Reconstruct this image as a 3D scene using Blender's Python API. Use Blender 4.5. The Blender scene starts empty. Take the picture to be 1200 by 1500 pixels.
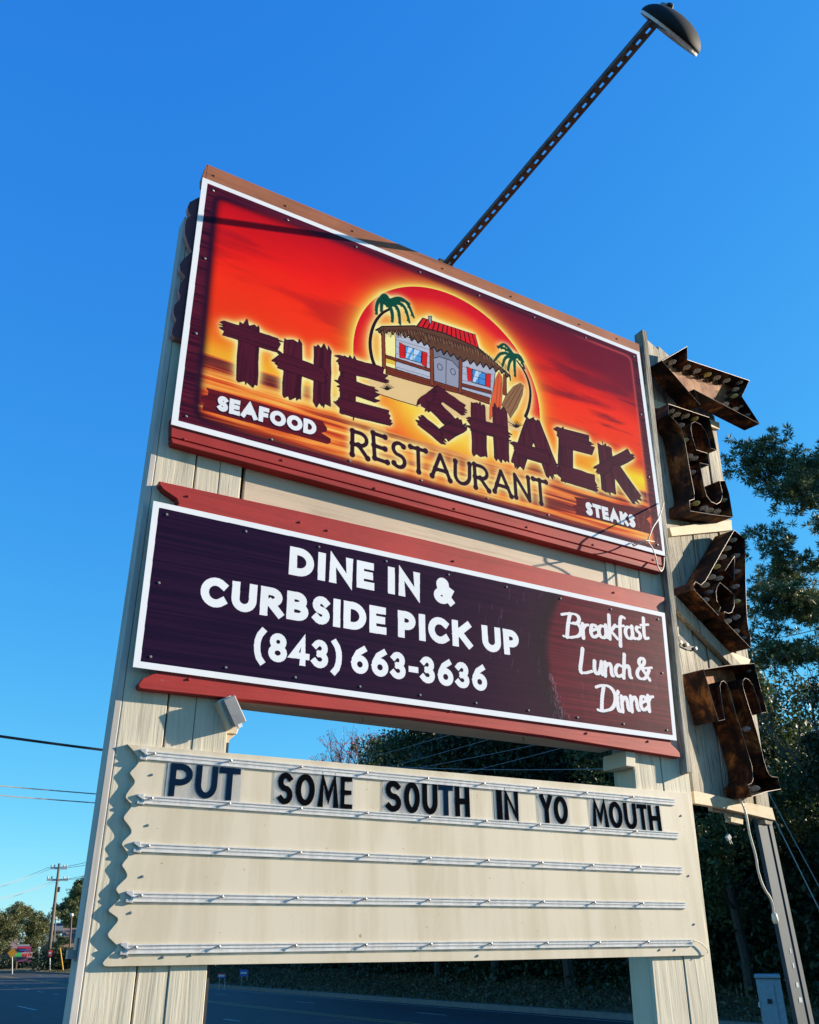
import bpy, bmesh, math, random
import numpy as np
from mathutils import Vector, Matrix
random.seed(7); rng = np.random.default_rng(11)
scene = bpy.context.scene

# ------------------------------------------------------------------ camera
FPX = 1274.122448
CAM = np.array([-0.5927987077172653, -2.709757586353081, 1.6]); RR = np.array([0.8659930029091544, -0.49997746346014266, -0.008868762278192334]); UU = np.array([-0.21698418661418528, -0.39169115448257713, 0.8941453473901693]); WW = np.array([0.4505263384884015, 0.7723992332544536, 0.447689002317643])
cam_d = bpy.data.cameras.new('camera'); cam = bpy.data.objects.new('camera', cam_d)
scene.collection.objects.link(cam); scene.camera = cam
cam_d.sensor_fit = 'HORIZONTAL'; cam_d.sensor_width = 36.0; cam_d.lens = 36.0*FPX/1200.0
cam_d.clip_start = 0.05; cam_d.clip_end = 4000
cam.matrix_world = Matrix(((RR[0], UU[0], -WW[0], CAM[0]), (RR[1], UU[1], -WW[1], CAM[1]), (RR[2], UU[2], -WW[2], CAM[2]), (0, 0, 0, 1)))

# ------------------------------------------------------------------ light
SUN = Vector((-3.45, 1.0, -1.16)).normalized()          # direction the light travels
world = bpy.data.worlds.new('World'); scene.world = world; world.use_nodes = True
wn = world.node_tree.nodes; wl = world.node_tree.links; wn.clear()
sky = wn.new('ShaderNodeTexSky'); sky.sky_type = 'NISHITA'; sky.sun_disc = False
sky.sun_elevation = math.asin(-SUN.z); sky.sun_rotation = math.atan2(-SUN.x, -SUN.y)
sky.altitude = 0; sky.air_density = 1.0; sky.dust_density = 0.0; sky.ozone_density = 4.0
bg = wn.new('ShaderNodeBackground'); bg.inputs['Strength'].default_value = 0.135
wo = wn.new('ShaderNodeOutputWorld')
# the camera's vivid rendering of blue: one response curve per channel over the whole sky
sp = wn.new('ShaderNodeSeparateColor'); cb = wn.new('ShaderNodeCombineColor'); wl.new(sky.outputs[0], sp.inputs[0])
EXPO = 1.25; BGS = 0.135; bg.inputs['Strength'].default_value = BGS
for i_, (ex_, k_) in enumerate(((1.28, .39), (.78, .697), (.27, .927))):
    m0 = wn.new('ShaderNodeMath'); m0.operation = 'MULTIPLY'; m0.inputs[1].default_value = .27; wl.new(sp.outputs[i_], m0.inputs[0])
    m1 = wn.new('ShaderNodeMath'); m1.operation = 'POWER'; m1.inputs[1].default_value = ex_; wl.new(m0.outputs[0], m1.inputs[0])
    m2 = wn.new('ShaderNodeMath'); m2.operation = 'MULTIPLY'; m2.inputs[1].default_value = k_/(BGS*2**EXPO); wl.new(m1.outputs[0], m2.inputs[0]); wl.new(m2.outputs[0], cb.inputs[i_])
wl.new(cb.outputs[0], bg.inputs[0]); wl.new(bg.outputs[0], wo.inputs[0])
sd = bpy.data.lights.new('sun', 'SUN'); sd.energy = 4.9; sd.angle = math.radians(0.53); sd.color = (1.0, 0.87, 0.69)
so = bpy.data.objects.new('sun', sd); scene.collection.objects.link(so)
so.rotation_euler = SUN.to_track_quat('-Z', 'Y').to_euler()
scene.view_settings.view_transform = 'Standard'; scene.view_settings.look = 'None'
scene.view_settings.gamma = 1.0; scene.view_settings.use_curve_mapping = False
scene.view_settings.exposure = EXPO

# ------------------------------------------------------------------ helpers
COL = scene.collection
def ray(px, py): return WW*FPX + RR*(px-600) - UU*(py-750)
def U(px, py, y=0.0):
    "the point of the vertical plane at depth y that the survey measured at (px, py)"
    d = ray(px, py); t = (y-CAM[1])/d[1]; return CAM + t*d
def G(px, py, z=0.0):
    d = ray(px, py); t = (z-CAM[2])/d[2]; return CAM + t*d
def K(px, py, D): return CAM + ray(px, py)/FPX*D
def XZ(px, py, y=0.0):
    p = U(px, py, y); return (float(p[0]), float(p[2]))

def link(name, me, mat=None, parent=None):
    o = bpy.data.objects.new(name, me); COL.objects.link(o)
    if parent is not None: o.parent = parent
    if mat is not None and not me.materials: me.materials.append(mat)
    return o
def mesh(name, v, f, mat=None, parent=None, smooth=False):
    me = bpy.data.meshes.new(name); me.from_pydata([tuple(map(float, a)) for a in v], [], f); me.validate(); me.update()
    if smooth: me.polygons.foreach_set('use_smooth', [True]*len(me.polygons))
    return link(name, me, mat, parent)
def tag(o, label=None, cat=None, group=None, kind=None):
    if label: o['label'] = label
    if cat: o['category'] = cat
    if group: o['group'] = group
    if kind: o['kind'] = kind
    return o
def empty(name, loc, label, cat, group=None):
    o = bpy.data.objects.new(name, None); COL.objects.link(o); o.location = tuple(map(float, loc)); o.empty_display_size = .1
    return tag(o, label, cat, group)
def adopt(o, parent):
    "parent keeping world place"
    o.parent = parent; o.matrix_parent_inverse = Matrix.Translation(-Vector(parent.location)); return o

class MB:
    def __init__(s): s.v = []; s.f = []
    def add(s, v, f):
        n = len(s.v); s.v += [tuple(map(float, a)) for a in v]; s.f += [tuple(i+n for i in q) for q in f]; return s
    def box(s, x0, x1, y0, y1, z0, z1):
        v = [(x0,y0,z0),(x1,y0,z0),(x1,y1,z0),(x0,y1,z0),(x0,y0,z1),(x1,y0,z1),(x1,y1,z1),(x0,y1,z1)]
        return s.add(v, [(0,3,2,1),(4,5,6,7),(0,1,5,4),(1,2,6,5),(2,3,7,6),(3,0,4,7)])
    def prism(s, poly, y0, y1, back=True, front=True):
        "poly: list of (x, z); extruded from y0 (front) to y1"
        a = 0
        for i in range(len(poly)):
            x0_, z0_ = poly[i]; x1_, z1_ = poly[(i+1) % len(poly)]; a += x0_*z1_-x1_*z0_
        if a < 0: poly = poly[::-1]
        n = len(poly); v = [(x, y0, z) for x, z in poly] + [(x, y1, z) for x, z in poly]; f = []
        if front: f.append(tuple(range(n)))
        if back: f.append(tuple(range(2*n-1, n-1, -1)))
        for i in range(n):
            j = (i+1) % n; f.append((i, i+n, j+n, j))
        return s.add(v, f)
    def tube(s, pts, r, n=8, caps=True, r1=None):
        pts = [Vector(tuple(map(float, p))) for p in pts]; m = len(pts); v = []; f = []
        up = Vector((0.13, 0.31, 0.94))
        for i, p in enumerate(pts):
            t = (pts[min(i+1, m-1)]-pts[max(i-1, 0)]).normalized()
            a = t.cross(up)
            if a.length < .05: a = t.cross(Vector((1, 0, 0)))
            a.normalize(); b = a.cross(t)
            rad = r if r1 is None else r+(r1-r)*i/(m-1)
            for k in range(n):
                an = 2*math.pi*k/n; v.append(p+(a*math.cos(an)+b*math.sin(an))*rad)
        for i in range(m-1):
            for k in range(n):
                k2 = (k+1) % n; f.append((i*n+k, i*n+k2, (i+1)*n+k2, (i+1)*n+k))
        if caps: f.append(tuple(range(n-1, -1, -1))); f.append(tuple((m-1)*n+k for k in range(n)))
        return s.add(v, f)
    def beam(s, a, b, w, h, up=(0, 0, 1)):
        a = Vector(tuple(map(float, a))); b = Vector(tuple(map(float, b))); t = (b-a).normalized(); sd_ = t.cross(Vector(up)).normalized(); u_ = sd_.cross(t)
        v = []
        for p in (a, b):
            for i, j in ((-1,-1),(1,-1),(1,1),(-1,1)): v.append(p+sd_*(i*w/2)+u_*(j*h/2))
        return s.add(v, [(0,3,2,1),(4,5,6,7),(0,1,5,4),(1,2,6,5),(2,3,7,6),(3,0,4,7)])
    def lathe(s, prof, axis=(0, 0, 1), origin=(0, 0, 0), n=16):
        ax = Vector(axis).normalized(); q = Vector((0, 0, 1)).rotation_difference(ax); v = []; f = []; m = len(prof)
        for r, h in prof:
            for k in range(n):
                an = 2*math.pi*k/n; v.append(Vector(tuple(map(float, origin)))+q @ Vector((r*math.cos(an), r*math.sin(an), h)))
        for i in range(m-1):
            for k in range(n):
                k2 = (k+1) % n; f.append((i*n+k, i*n+k2, (i+1)*n+k2, (i+1)*n+k))
        return s.add(v, f)
    def build(s, name, mat, parent=None, smooth=False, bevel=0, keep=True):
        me = bpy.data.meshes.new(name); me.from_pydata(s.v, [], s.f); me.update()
        if smooth: me.polygons.foreach_set('use_smooth', [True]*len(me.polygons))
        o = link(name, me, mat)
        if bevel:
            b = o.modifiers.new('edge', 'BEVEL'); b.width = bevel; b.segments = 2; b.limit_method = 'ANGLE'; b.angle_limit = math.radians(40)
        if parent is not None: adopt_any(o, parent)
        return o
def world_loc(p):
    l = Vector(p.location)
    while p.parent is not None:
        p = p.parent; l = l+Vector(p.location) if False else l
    return l
def adopt_any(o, parent):
    "mesh written in world coordinates: cancel the root's translation"
    root = parent
    while root.parent is not None: root = root.parent
    o.parent = parent
    if parent is root: o.matrix_parent_inverse = Matrix.Translation(-Vector(root.location))
    return o

# ------------------------------------------------------------------ materials
MATS = {}
def new_mat(name):
    m = bpy.data.materials.new(name); m.use_nodes = True; nt = m.node_tree; b = nt.nodes['Principled BSDF']; MATS[name] = m
    return m, nt, b
def ramp(nt, stops):
    r = nt.nodes.new('ShaderNodeValToRGB'); e = r.color_ramp.elements
    while len(e) > 1: e.remove(e[-1])
    e[0].position = stops[0][0]; e[0].color = (*stops[0][1], 1)
    for p, c in stops[1:]:
        q = e.new(p); q.color = (*c, 1)
    return r
def coords(nt, scale=(1, 1, 1), kind='Object'):
    tc = nt.nodes.new('ShaderNodeTexCoord'); mp = nt.nodes.new('ShaderNodeMapping'); mp.inputs['Scale'].default_value = scale
    nt.links.new(tc.outputs[kind], mp.inputs[0]); return mp.outputs[0]
def noise(nt, vec, scale, detail=6, rough=.6, dist=0):
    n = nt.nodes.new('ShaderNodeTexNoise'); n.inputs['Scale'].default_value = scale; n.inputs['Detail'].default_value = detail
    n.inputs['Roughness'].default_value = rough; n.inputs['Distortion'].default_value = dist
    nt.links.new(vec, n.inputs['Vector']); return n.outputs['Fac']
def mixc(nt, fac, a, b, mode='MIX'):
    m = nt.nodes.new('ShaderNodeMix'); m.data_type = 'RGBA'; m.blend_type = mode
    for s, x in ((0, fac), (6, a), (7, b)):
        if hasattr(x, 'is_output'): nt.links.new(x, m.inputs[s])
        elif s == 0: m.inputs[0].default_value = x
        else: m.inputs[s].default_value = (*x, 1)
    return m.outputs[2]
def bump(nt, b, h, strength=.5, dist=.01, prev=None):
    n = nt.nodes.new('ShaderNodeBump'); n.inputs['Strength'].default_value = strength; n.inputs['Distance'].default_value = dist
    nt.links.new(h, n.inputs['Height'])
    if prev is not None: nt.links.new(prev, n.inputs['Normal'])
    nt.links.new(n.outputs[0], b.inputs['Normal']); return n.outputs[0]
def plain(name, col, rough=.6, metal=0, var=.12, sc=20, bmp=.1, bd=.002, spec=.5):
    m, nt, b = new_mat(name); b.inputs['Specular IOR Level'].default_value = spec; v = coords(nt); n = noise(nt, v, sc)
    d = tuple(c*(1-var*1.6) for c in col); l = tuple(min(1, c*(1+var)) for c in col)
    r = ramp(nt, [(.3, d), (.7, l)]); nt.links.new(n, r.inputs[0]); nt.links.new(r.outputs[0], b.inputs['Base Color'])
    b.inputs['Roughness'].default_value = rough; b.inputs['Metallic'].default_value = metal
    if bmp: bump(nt, b, n, bmp, bd)
    return m
def wood(name, base, dark, vertical=True, rough=.6, relief=1.0, crack=.5, peel=None, stain=.25):
    "painted or weathered board: long grain, cracks, blotches"
    m, nt, b = new_mat(name)
    sc = (1, 1, .045) if vertical else (.045, 1, 1)
    v = coords(nt, sc); g = noise(nt, v, 90, 8, .65, .4); g2 = noise(nt, v, 28, 6, .6, .8)
    big = noise(nt, coords(nt), 2.3, 5, .6)
    r = ramp(nt, [(.30, tuple(a*.45+c*.55 for a, c in zip(dark, base))), (.46, base), (.75, tuple(min(1, c*1.06) for c in base))]); nt.links.new(g2, r.inputs[0])
    col = mixc(nt, 1.0, r.outputs[0], r.outputs[0])
    rb = ramp(nt, [(.35, (1-stain, 1-stain, 1-stain)), (.65, (1, 1, 1))]); nt.links.new(big, rb.inputs[0])
    col = mixc(nt, 1.0, r.outputs[0], rb.outputs[0], 'MULTIPLY')
    cr = ramp(nt, [(.36, (1, 1, 1)), (.45, (0, 0, 0))]); nt.links.new(g, cr.inputs[0])
    mu = nt.nodes.new('ShaderNodeMath'); mu.operation = 'MULTIPLY'; mu.inputs[1].default_value = crack; nt.links.new(cr.outputs[0], mu.inputs[0])
    col = mixc(nt, mu.outputs[0], col, dark)
    if peel:
        pn = noise(nt, coords(nt, (1, 1, .4) if vertical else (.4, 1, 1)), 14, 8, .7)
        pr_ = ramp(nt, [(.66, (0, 0, 0)), (.70, (1, 1, 1))]); nt.links.new(pn, pr_.inputs[0]); col = mixc(nt, pr_.outputs[0], col, peel)
    nt.links.new(col, b.inputs['Base Color']); b.inputs['Roughness'].default_value = rough; b.inputs['Specular IOR Level'].default_value = .2
    n1 = bump(nt, b, g, .35*relief, .004); bump(nt, b, g2, .5*relief, .006, n1)
    return m
M = MATS
plain('cream_paint', (.59, .52, .40), .6, var=.06, sc=2.2, bmp=.05, spec=.25)
wood('cream_wood', (.61, .545, .42), (.20, .165, .12), True, .65, .9, .2, stain=.16)
wood('cream_wood_flat', (.58, .46, .34), (.26, .19, .13), False, .55, .35, .15, stain=.12)
wood('shaded_side_wood', (.52, .48, .44), (.18, .17, .15), True, .6, .4, .2)  # cream wood greyed to carry the shade on the side away from the sun
wood('barn_wood', (.43, .385, .31), (.03, .026, .024), True, .85, 2.2, .9, stain=.5)
wood('pale_lumber', (.50, .41, .28), (.25, .17, .10), False, .7, .5, .25)
wood('red_paint', (.40, .036, .032), (.16, .018, .018), False, .55, .5, .18, peel=(.36, .12, .10), stain=.28)
wood('brown_trim', (.36, .13, .065), (.14, .06, .03), False, .6, .5, .3, peel=(.26, .15, .05), stain=.3)
plain('shaded_red', (.10, .015, .02), .6)  # red paint darkened: the panel's shadow is put into the face colour
plain('sky_lit_red', (.62, .26, .24), .7)  # same red lightened: sky light is put into the edge colour
def rust():
    m, nt, b = new_mat('rusty_steel'); v = coords(nt)
    n = noise(nt, v, 9, 10, .7, .5); n2 = noise(nt, v, 40, 6, .7)
    r = ramp(nt, [(.34, (.010, .006, .005)), (.47, (.035, .013, .008)), (.55, (.15, .045, .012)), (.63, (.36, .13, .03)), (.72, (.42, .25, .08))]); nt.links.new(n, r.inputs[0])
    st_n = noise(nt, coords(nt, (1, 1, .25)), 22, 8, .7); rs_ = ramp(nt, [(.42, (.28, .28, .28)), (.6, (1, 1, 1))]); nt.links.new(st_n, rs_.inputs[0]); col = mixc(nt, 1.0, r.outputs[0], rs_.outputs[0], 'MULTIPLY'); nt.links.new(col, b.inputs['Base Color'])
    b.inputs['Roughness'].default_value = .8; b.inputs['Specular IOR Level'].default_value = .2
    bump(nt, b, n2, .4, .002)
def rust_face():
    m, nt, b = new_mat('rusty_face'); v = coords(nt)
    n = noise(nt, v, 7, 10, .7, .5)
    r = ramp(nt, [(.36, (.09, .03, .016)), (.48, (.20, .08, .035)), (.60, (.32, .17, .09)), (.75, (.38, .26, .17))]); nt.links.new(n, r.inputs[0])
    nt.links.new(r.outputs[0], b.inputs['Base Color']); b.inputs['Roughness'].default_value = .8; b.inputs['Specular IOR Level'].default_value = .2
    bump(nt, b, n, .3, .003)
rust(); rust_face()
plain('steel_lip', (.26, .21, .17), .6, .3)
plain('arm_steel', (.11, .095, .085), .6, .2, var=.4, sc=30)
plain('board_paint', (.60, .525, .405), .55, var=.04, sc=1.3, bmp=.08, spec=.25)
plain('screw_metal', (.45, .42, .38), .4, .7, bmp=0)
plain('dark_metal', (.03, .03, .035), .7, 0, spec=.3)
plain('black_plastic', (.008, .009, .012), .75, bmp=0, spec=.25)
plain('glyph_black', (.004, .0045, .006), .9, bmp=0, spec=0)
plain('glyph_navy', (.004, .014, .035), .9, bmp=0, spec=0)
plain('white_enamel', (.70, .70, .69), .3, bmp=0, var=.03)
plain('rail_grey', (.42, .42, .42), .3, bmp=0, var=.04)
plain('box_grey', (.22, .22, .22), .4)
plain('white_cable', (.5, .46, .38), .5, bmp=0)
plain('green_cord', (.02, .12, .07), .6, bmp=0)
plain('wire_black', (.02, .02, .025), .6, bmp=0)
plain('wire_grey', (.25, .26, .28), .5, bmp=0)
plain('galvanised_in_shade', (.016, .036, .055), .75, 0, var=.2, sc=8)  # steel darkened to carry shade that nothing in the scene casts on it
plain('cabinet_grey', (.22, .28, .32), .5)
plain('pole_wood', (.16, .12, .09), .85, var=.3)
plain('pole_steel', (.5, .5, .48), .5, .3)
def clear_plastic(name, tint, alpha, rough=.12):
    m, nt, b = new_mat(name); out = nt.nodes['Material Output']
    b.inputs['Base Color'].default_value = (*tint, 1); b.inputs['Roughness'].default_value = rough; b.inputs['Specular IOR Level'].default_value = .3
    tr = nt.nodes.new('ShaderNodeBsdfTransparent'); mx = nt.nodes.new('ShaderNodeMixShader'); mx.inputs[0].default_value = alpha
    n = noise(nt, coords(nt, (1, 1, .3)), 30, 4); rr = ramp(nt, [(.35, (alpha*.75,)*3), (.7, (min(1, alpha*1.25),)*3)]); nt.links.new(n, rr.inputs[0]); nt.links.new(rr.outputs[0], mx.inputs[0])
    nt.links.new(tr.outputs[0], mx.inputs[1]); nt.links.new(b.outputs[0], mx.inputs[2]); nt.links.new(mx.outputs[0], out.inputs[0])
clear_plastic('clear_card', (.55, .55, .56), .30)
clear_plastic('clear_rail', (.74, .73, .72), .6, .4)
clear_plastic('bulb_glass', (.75, .70, .60), .30, .05)
clear_plastic('bulb_yellow', (.70, .62, .25), .6, .05)

def dirty(name):
    m = MATS[name]; nt = m.node_tree; b = nt.nodes['Principled BSDF']; src = b.inputs['Base Color'].links[0].from_socket
    dr = noise(nt, coords(nt, (1, 1, .12)), 9, 7, .65, .3); r1 = ramp(nt, [(.40, (.80, .77, .70)), (.56, (1, 1, 1))]); nt.links.new(dr, r1.inputs[0])
    sp_ = noise(nt, coords(nt), 55, 3, .5); r2 = ramp(nt, [(.245, (.6, .53, .43)), (.28, (1, 1, 1))]); nt.links.new(sp_, r2.inputs[0])
    nt.links.new(mixc(nt, 1, mixc(nt, .6, src, mixc(nt, 1, src, r1.outputs[0], 'MULTIPLY')), r2.outputs[0], 'MULTIPLY'), b.inputs['Base Color'])
dirty('board_paint')

# ------------------------------------------------------------------ stroke lettering
def arc(cx, cy, rx, ry, a0, a1, n=10):
    return [(cx+rx*math.cos(math.radians(a0+(a1-a0)*i/n)), cy+ry*math.sin(math.radians(a0+(a1-a0)*i/n))) for i in range(n+1)]
GL = {
 'A': (.95, [[(0,0),(.5,1),(1,0)], [(.2,.34),(.8,.34)]]),
 'B': (.72, [[(0,0),(0,1)], [(0,1),(.45,1)]+arc(.45,.76,.42,.24,90,-90)+[(0,.52)], [(.45,.52)]+arc(.5,.26,.5,.26,90,-90)+[(0,0)]]),
 'C': (.82, [arc(.56,.5,.56,.5,48,312,16)]),
 'D': (.80, [[(0,0),(0,1)], [(0,1),(.35,1)]+arc(.35,.5,.65,.5,90,-90,12)+[(0,0)]]),
 'E': (.62, [[(0,0),(0,1)], [(0,1),(.95,1)], [(0,.51),(.88,.51)], [(0,0),(1,0)]]),
 'F': (.60, [[(0,0),(0,1)], [(0,1),(1,1)], [(0,.5),(.85,.5)]]),
 'H': (.80, [[(0,0),(0,1)], [(1,0),(1,1)], [(0,.5),(1,.5)]]),
 'I': (.0, [[(0,0),(0,1)]]),
 'K': (.78, [[(0,0),(0,1)], [(.95,1),(.05,.42)], [(.3,.58),(1,0)]]),
 'L': (.6, [[(0,1),(0,0),(1,0)]]),
 'M': (1.0, [[(0,0),(.12,1),(.5,.22),(.88,1),(1,0)]]),
 'N': (.80, [[(0,0),(0,1),(1,0),(1,1)]]),
 'O': (.95, [arc(.5,.5,.5,.5,0,360,22)]),
 'P': (.68, [[(0,0),(0,1)], [(0,1),(.45,1)]+arc(.45,.71,.52,.29,90,-90)+[(0,.42)]]),
 'R': (.74, [[(0,0),(0,1)], [(0,1),(.45,1)]+arc(.45,.73,.48,.27,90,-90)+[(0,.46)], [(.4,.46),(1,0)]]),
 'S': (.62, [arc(.52,.75,.46,.25,35,270,10)[:-1]+arc(.5,.25,.48,.25,90,-145,10)]),
 'T': (.78, [[(0,1),(1,1)], [(.5,1),(.5,0)]]),
 'U': (.78, [[(0,1),(0,.4)]+arc(.5,.4,.5,.4,180,360,12)+[(1,1)]]),
 'Y': (.82, [[(0,1),(.5,.46),(1,1)], [(.5,.46),(.5,0)]]),
 '&': (.78, [[(1,.0),(.28,.66)]+arc(.46,.82,.22,.18,205,-25,10)+[(.2,.42)]+arc(.40,.23,.36,.23,140,330,10)+[(.98,.52)]]),
 '8': (.64, [arc(.5,.76,.42,.24,0,360,16), arc(.5,.26,.5,.26,0,360,16)]),
 '4': (.68, [[(.72,0),(.72,1),(0,.28),(1,.28)]]),
 '3': (.58, [arc(.42,.75,.48,.25,150,-90,10), arc(.42,.25,.55,.25,90,-150,10)]),
 '6': (.66, [[(.8,1),(.35,.82),(.06,.5)]+arc(.5,.29,.48,.29,160,520,20)]),
 '(': (.40, [[(.95,1.12),(.45,.95),(.12,.70),(.05,.45),(.15,.20),(.48,-.06),(.95,-.2)]]),
 ')': (.40, [[(.05,1.12),(.55,.95),(.88,.70),(.95,.45),(.85,.20),(.52,-.06),(.05,-.2)]]),
 '-': (.40, [[(0,.42),(1,.42)]]),
}
# brush script, x-height .5, written in its own units (width already applied)
SC = {
 'B': (.62, [[(-.12,.93),(.1,.98),(.3,.98)]+arc(.32,.77,.22,.21,90,-90,8)+[(.14,.54)], [(.2,.96),(.1,.5),(.02,.02)], [(.3,.54)]+arc(.33,.28,.25,.26,80,-90,8)+[(.1,-.02),(-.12,.04)]]),
 'D': (.66, [[(-.1,.9),(.12,.97),(.32,.96)]+arc(.28,.5,.36,.46,80,-90,10)+[(.05,.0),(-.12,.06)], [(.2,.9),(.1,.45),(.04,.05)]]),
 'L': (.52, [[(.12,1.0),(.08,.6),(.0,.02),(.2,.0),(.45,.1)]]),
 'r': (.30, [[(.04,.5),(.02,0)], [(.03,.3),(.12,.46),(.26,.48)]]),
 'e': (.34, [[(.03,.25),(.26,.34)]+arc(.17,.34,.12,.15,0,140,8)+[(.02,.18),(.12,.0),(.32,.12)]]),
 'a': (.40, [arc(.16,.24,.15,.23,60,370,12), [(.31,.48),(.29,.08),(.38,.02)]]),
 'k': (.38, [[(.08,.98),(.02,0)], [(.3,.5),(.06,.24)], [(.1,.28),(.33,0)]]),
 'f': (.30, [[(.34,.9),(.22,.98),(.13,.8),(.08,.1),(.04,-.26)], [(-.02,.46),(.28,.5)]]),
 's': (.30, [[(.27,.46),(.12,.48),(.07,.36),(.22,.22),(.22,.08),(.1,0),(0,.04)]]),
 't': (.30, [[(.14,.92),(.08,.2),(.12,.02),(.26,.06)], [(-.02,.62),(.32,.66)]]),
 'u': (.40, [[(.04,.48),(.02,.15),(.1,.01),(.22,.08),(.3,.48)], [(.3,.48),(.28,.06),(.37,.02)]]),
 'n': (.38, [[(.04,.48),(.02,0)], [(.03,.3),(.16,.48),(.26,.42),(.26,.06),(.34,.02)]]),
 'c': (.32, [[(.28,.42),(.16,.48),(.04,.32),(.04,.12),(.14,.0),(.28,.08)]]),
 'h': (.38, [[(.08,.98),(.02,0)], [(.03,.3),(.16,.48),(.26,.42),(.26,.06),(.34,.02)]]),
 'i': (.18, [[(.05,.48),(.03,.06),(.1,.0)], [(.08,.68),(.1,.72)]]),
 '&': (.62, [[(.5,.02),(.12,.62),(.1,.8),(.22,.95),(.34,.86),(.3,.66),(.05,.36),(.0,.14),(.14,.0),(.36,.06),(.5,.4)], [(.3,.44),(.62,.5)]]),
}
def dense(pl):
    "smooth a hand-set polyline a little"
    for _ in range(2):
        q = [pl[0]]
        for a, b in zip(pl[:-1], pl[1:]): q += [(a[0]*.75+b[0]*.25, a[1]*.75+b[1]*.25), (a[0]*.25+b[0]*.75, a[1]*.25+b[1]*.75)]
        pl = q+[pl[-1]]
    return pl
def ribbon(pl, t, ext=True):
    "outline quads of a stroke of width t with square ends: one closed polygon"
    P_ = [np.array(pl[0], float)]
    for p in pl[1:]:
        if np.linalg.norm(np.array(p)-P_[-1]) > 1e-7: P_.append(np.array(p, float))
    closed = np.linalg.norm(P_[0]-P_[-1]) < 1e-6
    if ext and not closed:
        d0 = P_[0]-P_[1]; P_[0] = P_[0]+d0/np.linalg.norm(d0)*t/2
        d1 = P_[-1]-P_[-2]; P_[-1] = P_[-1]+d1/np.linalg.norm(d1)*t/2
    L, R_ = [], []; n = len(P_)
    for i in range(n):
        if closed: a = P_[(i-1) % (n-1)]; c = P_[(i+1) % (n-1)]
        else: a = P_[max(i-1, 0)]; c = P_[min(i+1, n-1)]
        b = P_[i]; d1 = b-a if i or closed else c-b; d2 = c-b if i < n-1 or closed else b-a
        d1 = d1/(np.linalg.norm(d1)+1e-12); d2 = d2/(np.linalg.norm(d2)+1e-12)
        nn = np.array([-(d1+d2)[1], (d1+d2)[0]]); ln = np.linalg.norm(nn)
        nn = np.array([-d1[1], d1[0]]) if ln < 1e-6 else nn/ln
        k = min(2.2, 1/max(.3, abs(nn @ np.array([-d1[1], d1[0]]))))
        L.append(b+nn*k*t/2); R_.append(b-nn*k*t/2)
    return L, R_
def glyph_strokes(ch, H, t, wide=1.0):
    w, st = GL[ch]; W = w*H*wide
    if ch == 'I': W = t
    res = [[(t/2+x*max(0, W-t), t/2+y*(H-t)) for x, y in pl] for pl in st]
    return W, res

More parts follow.
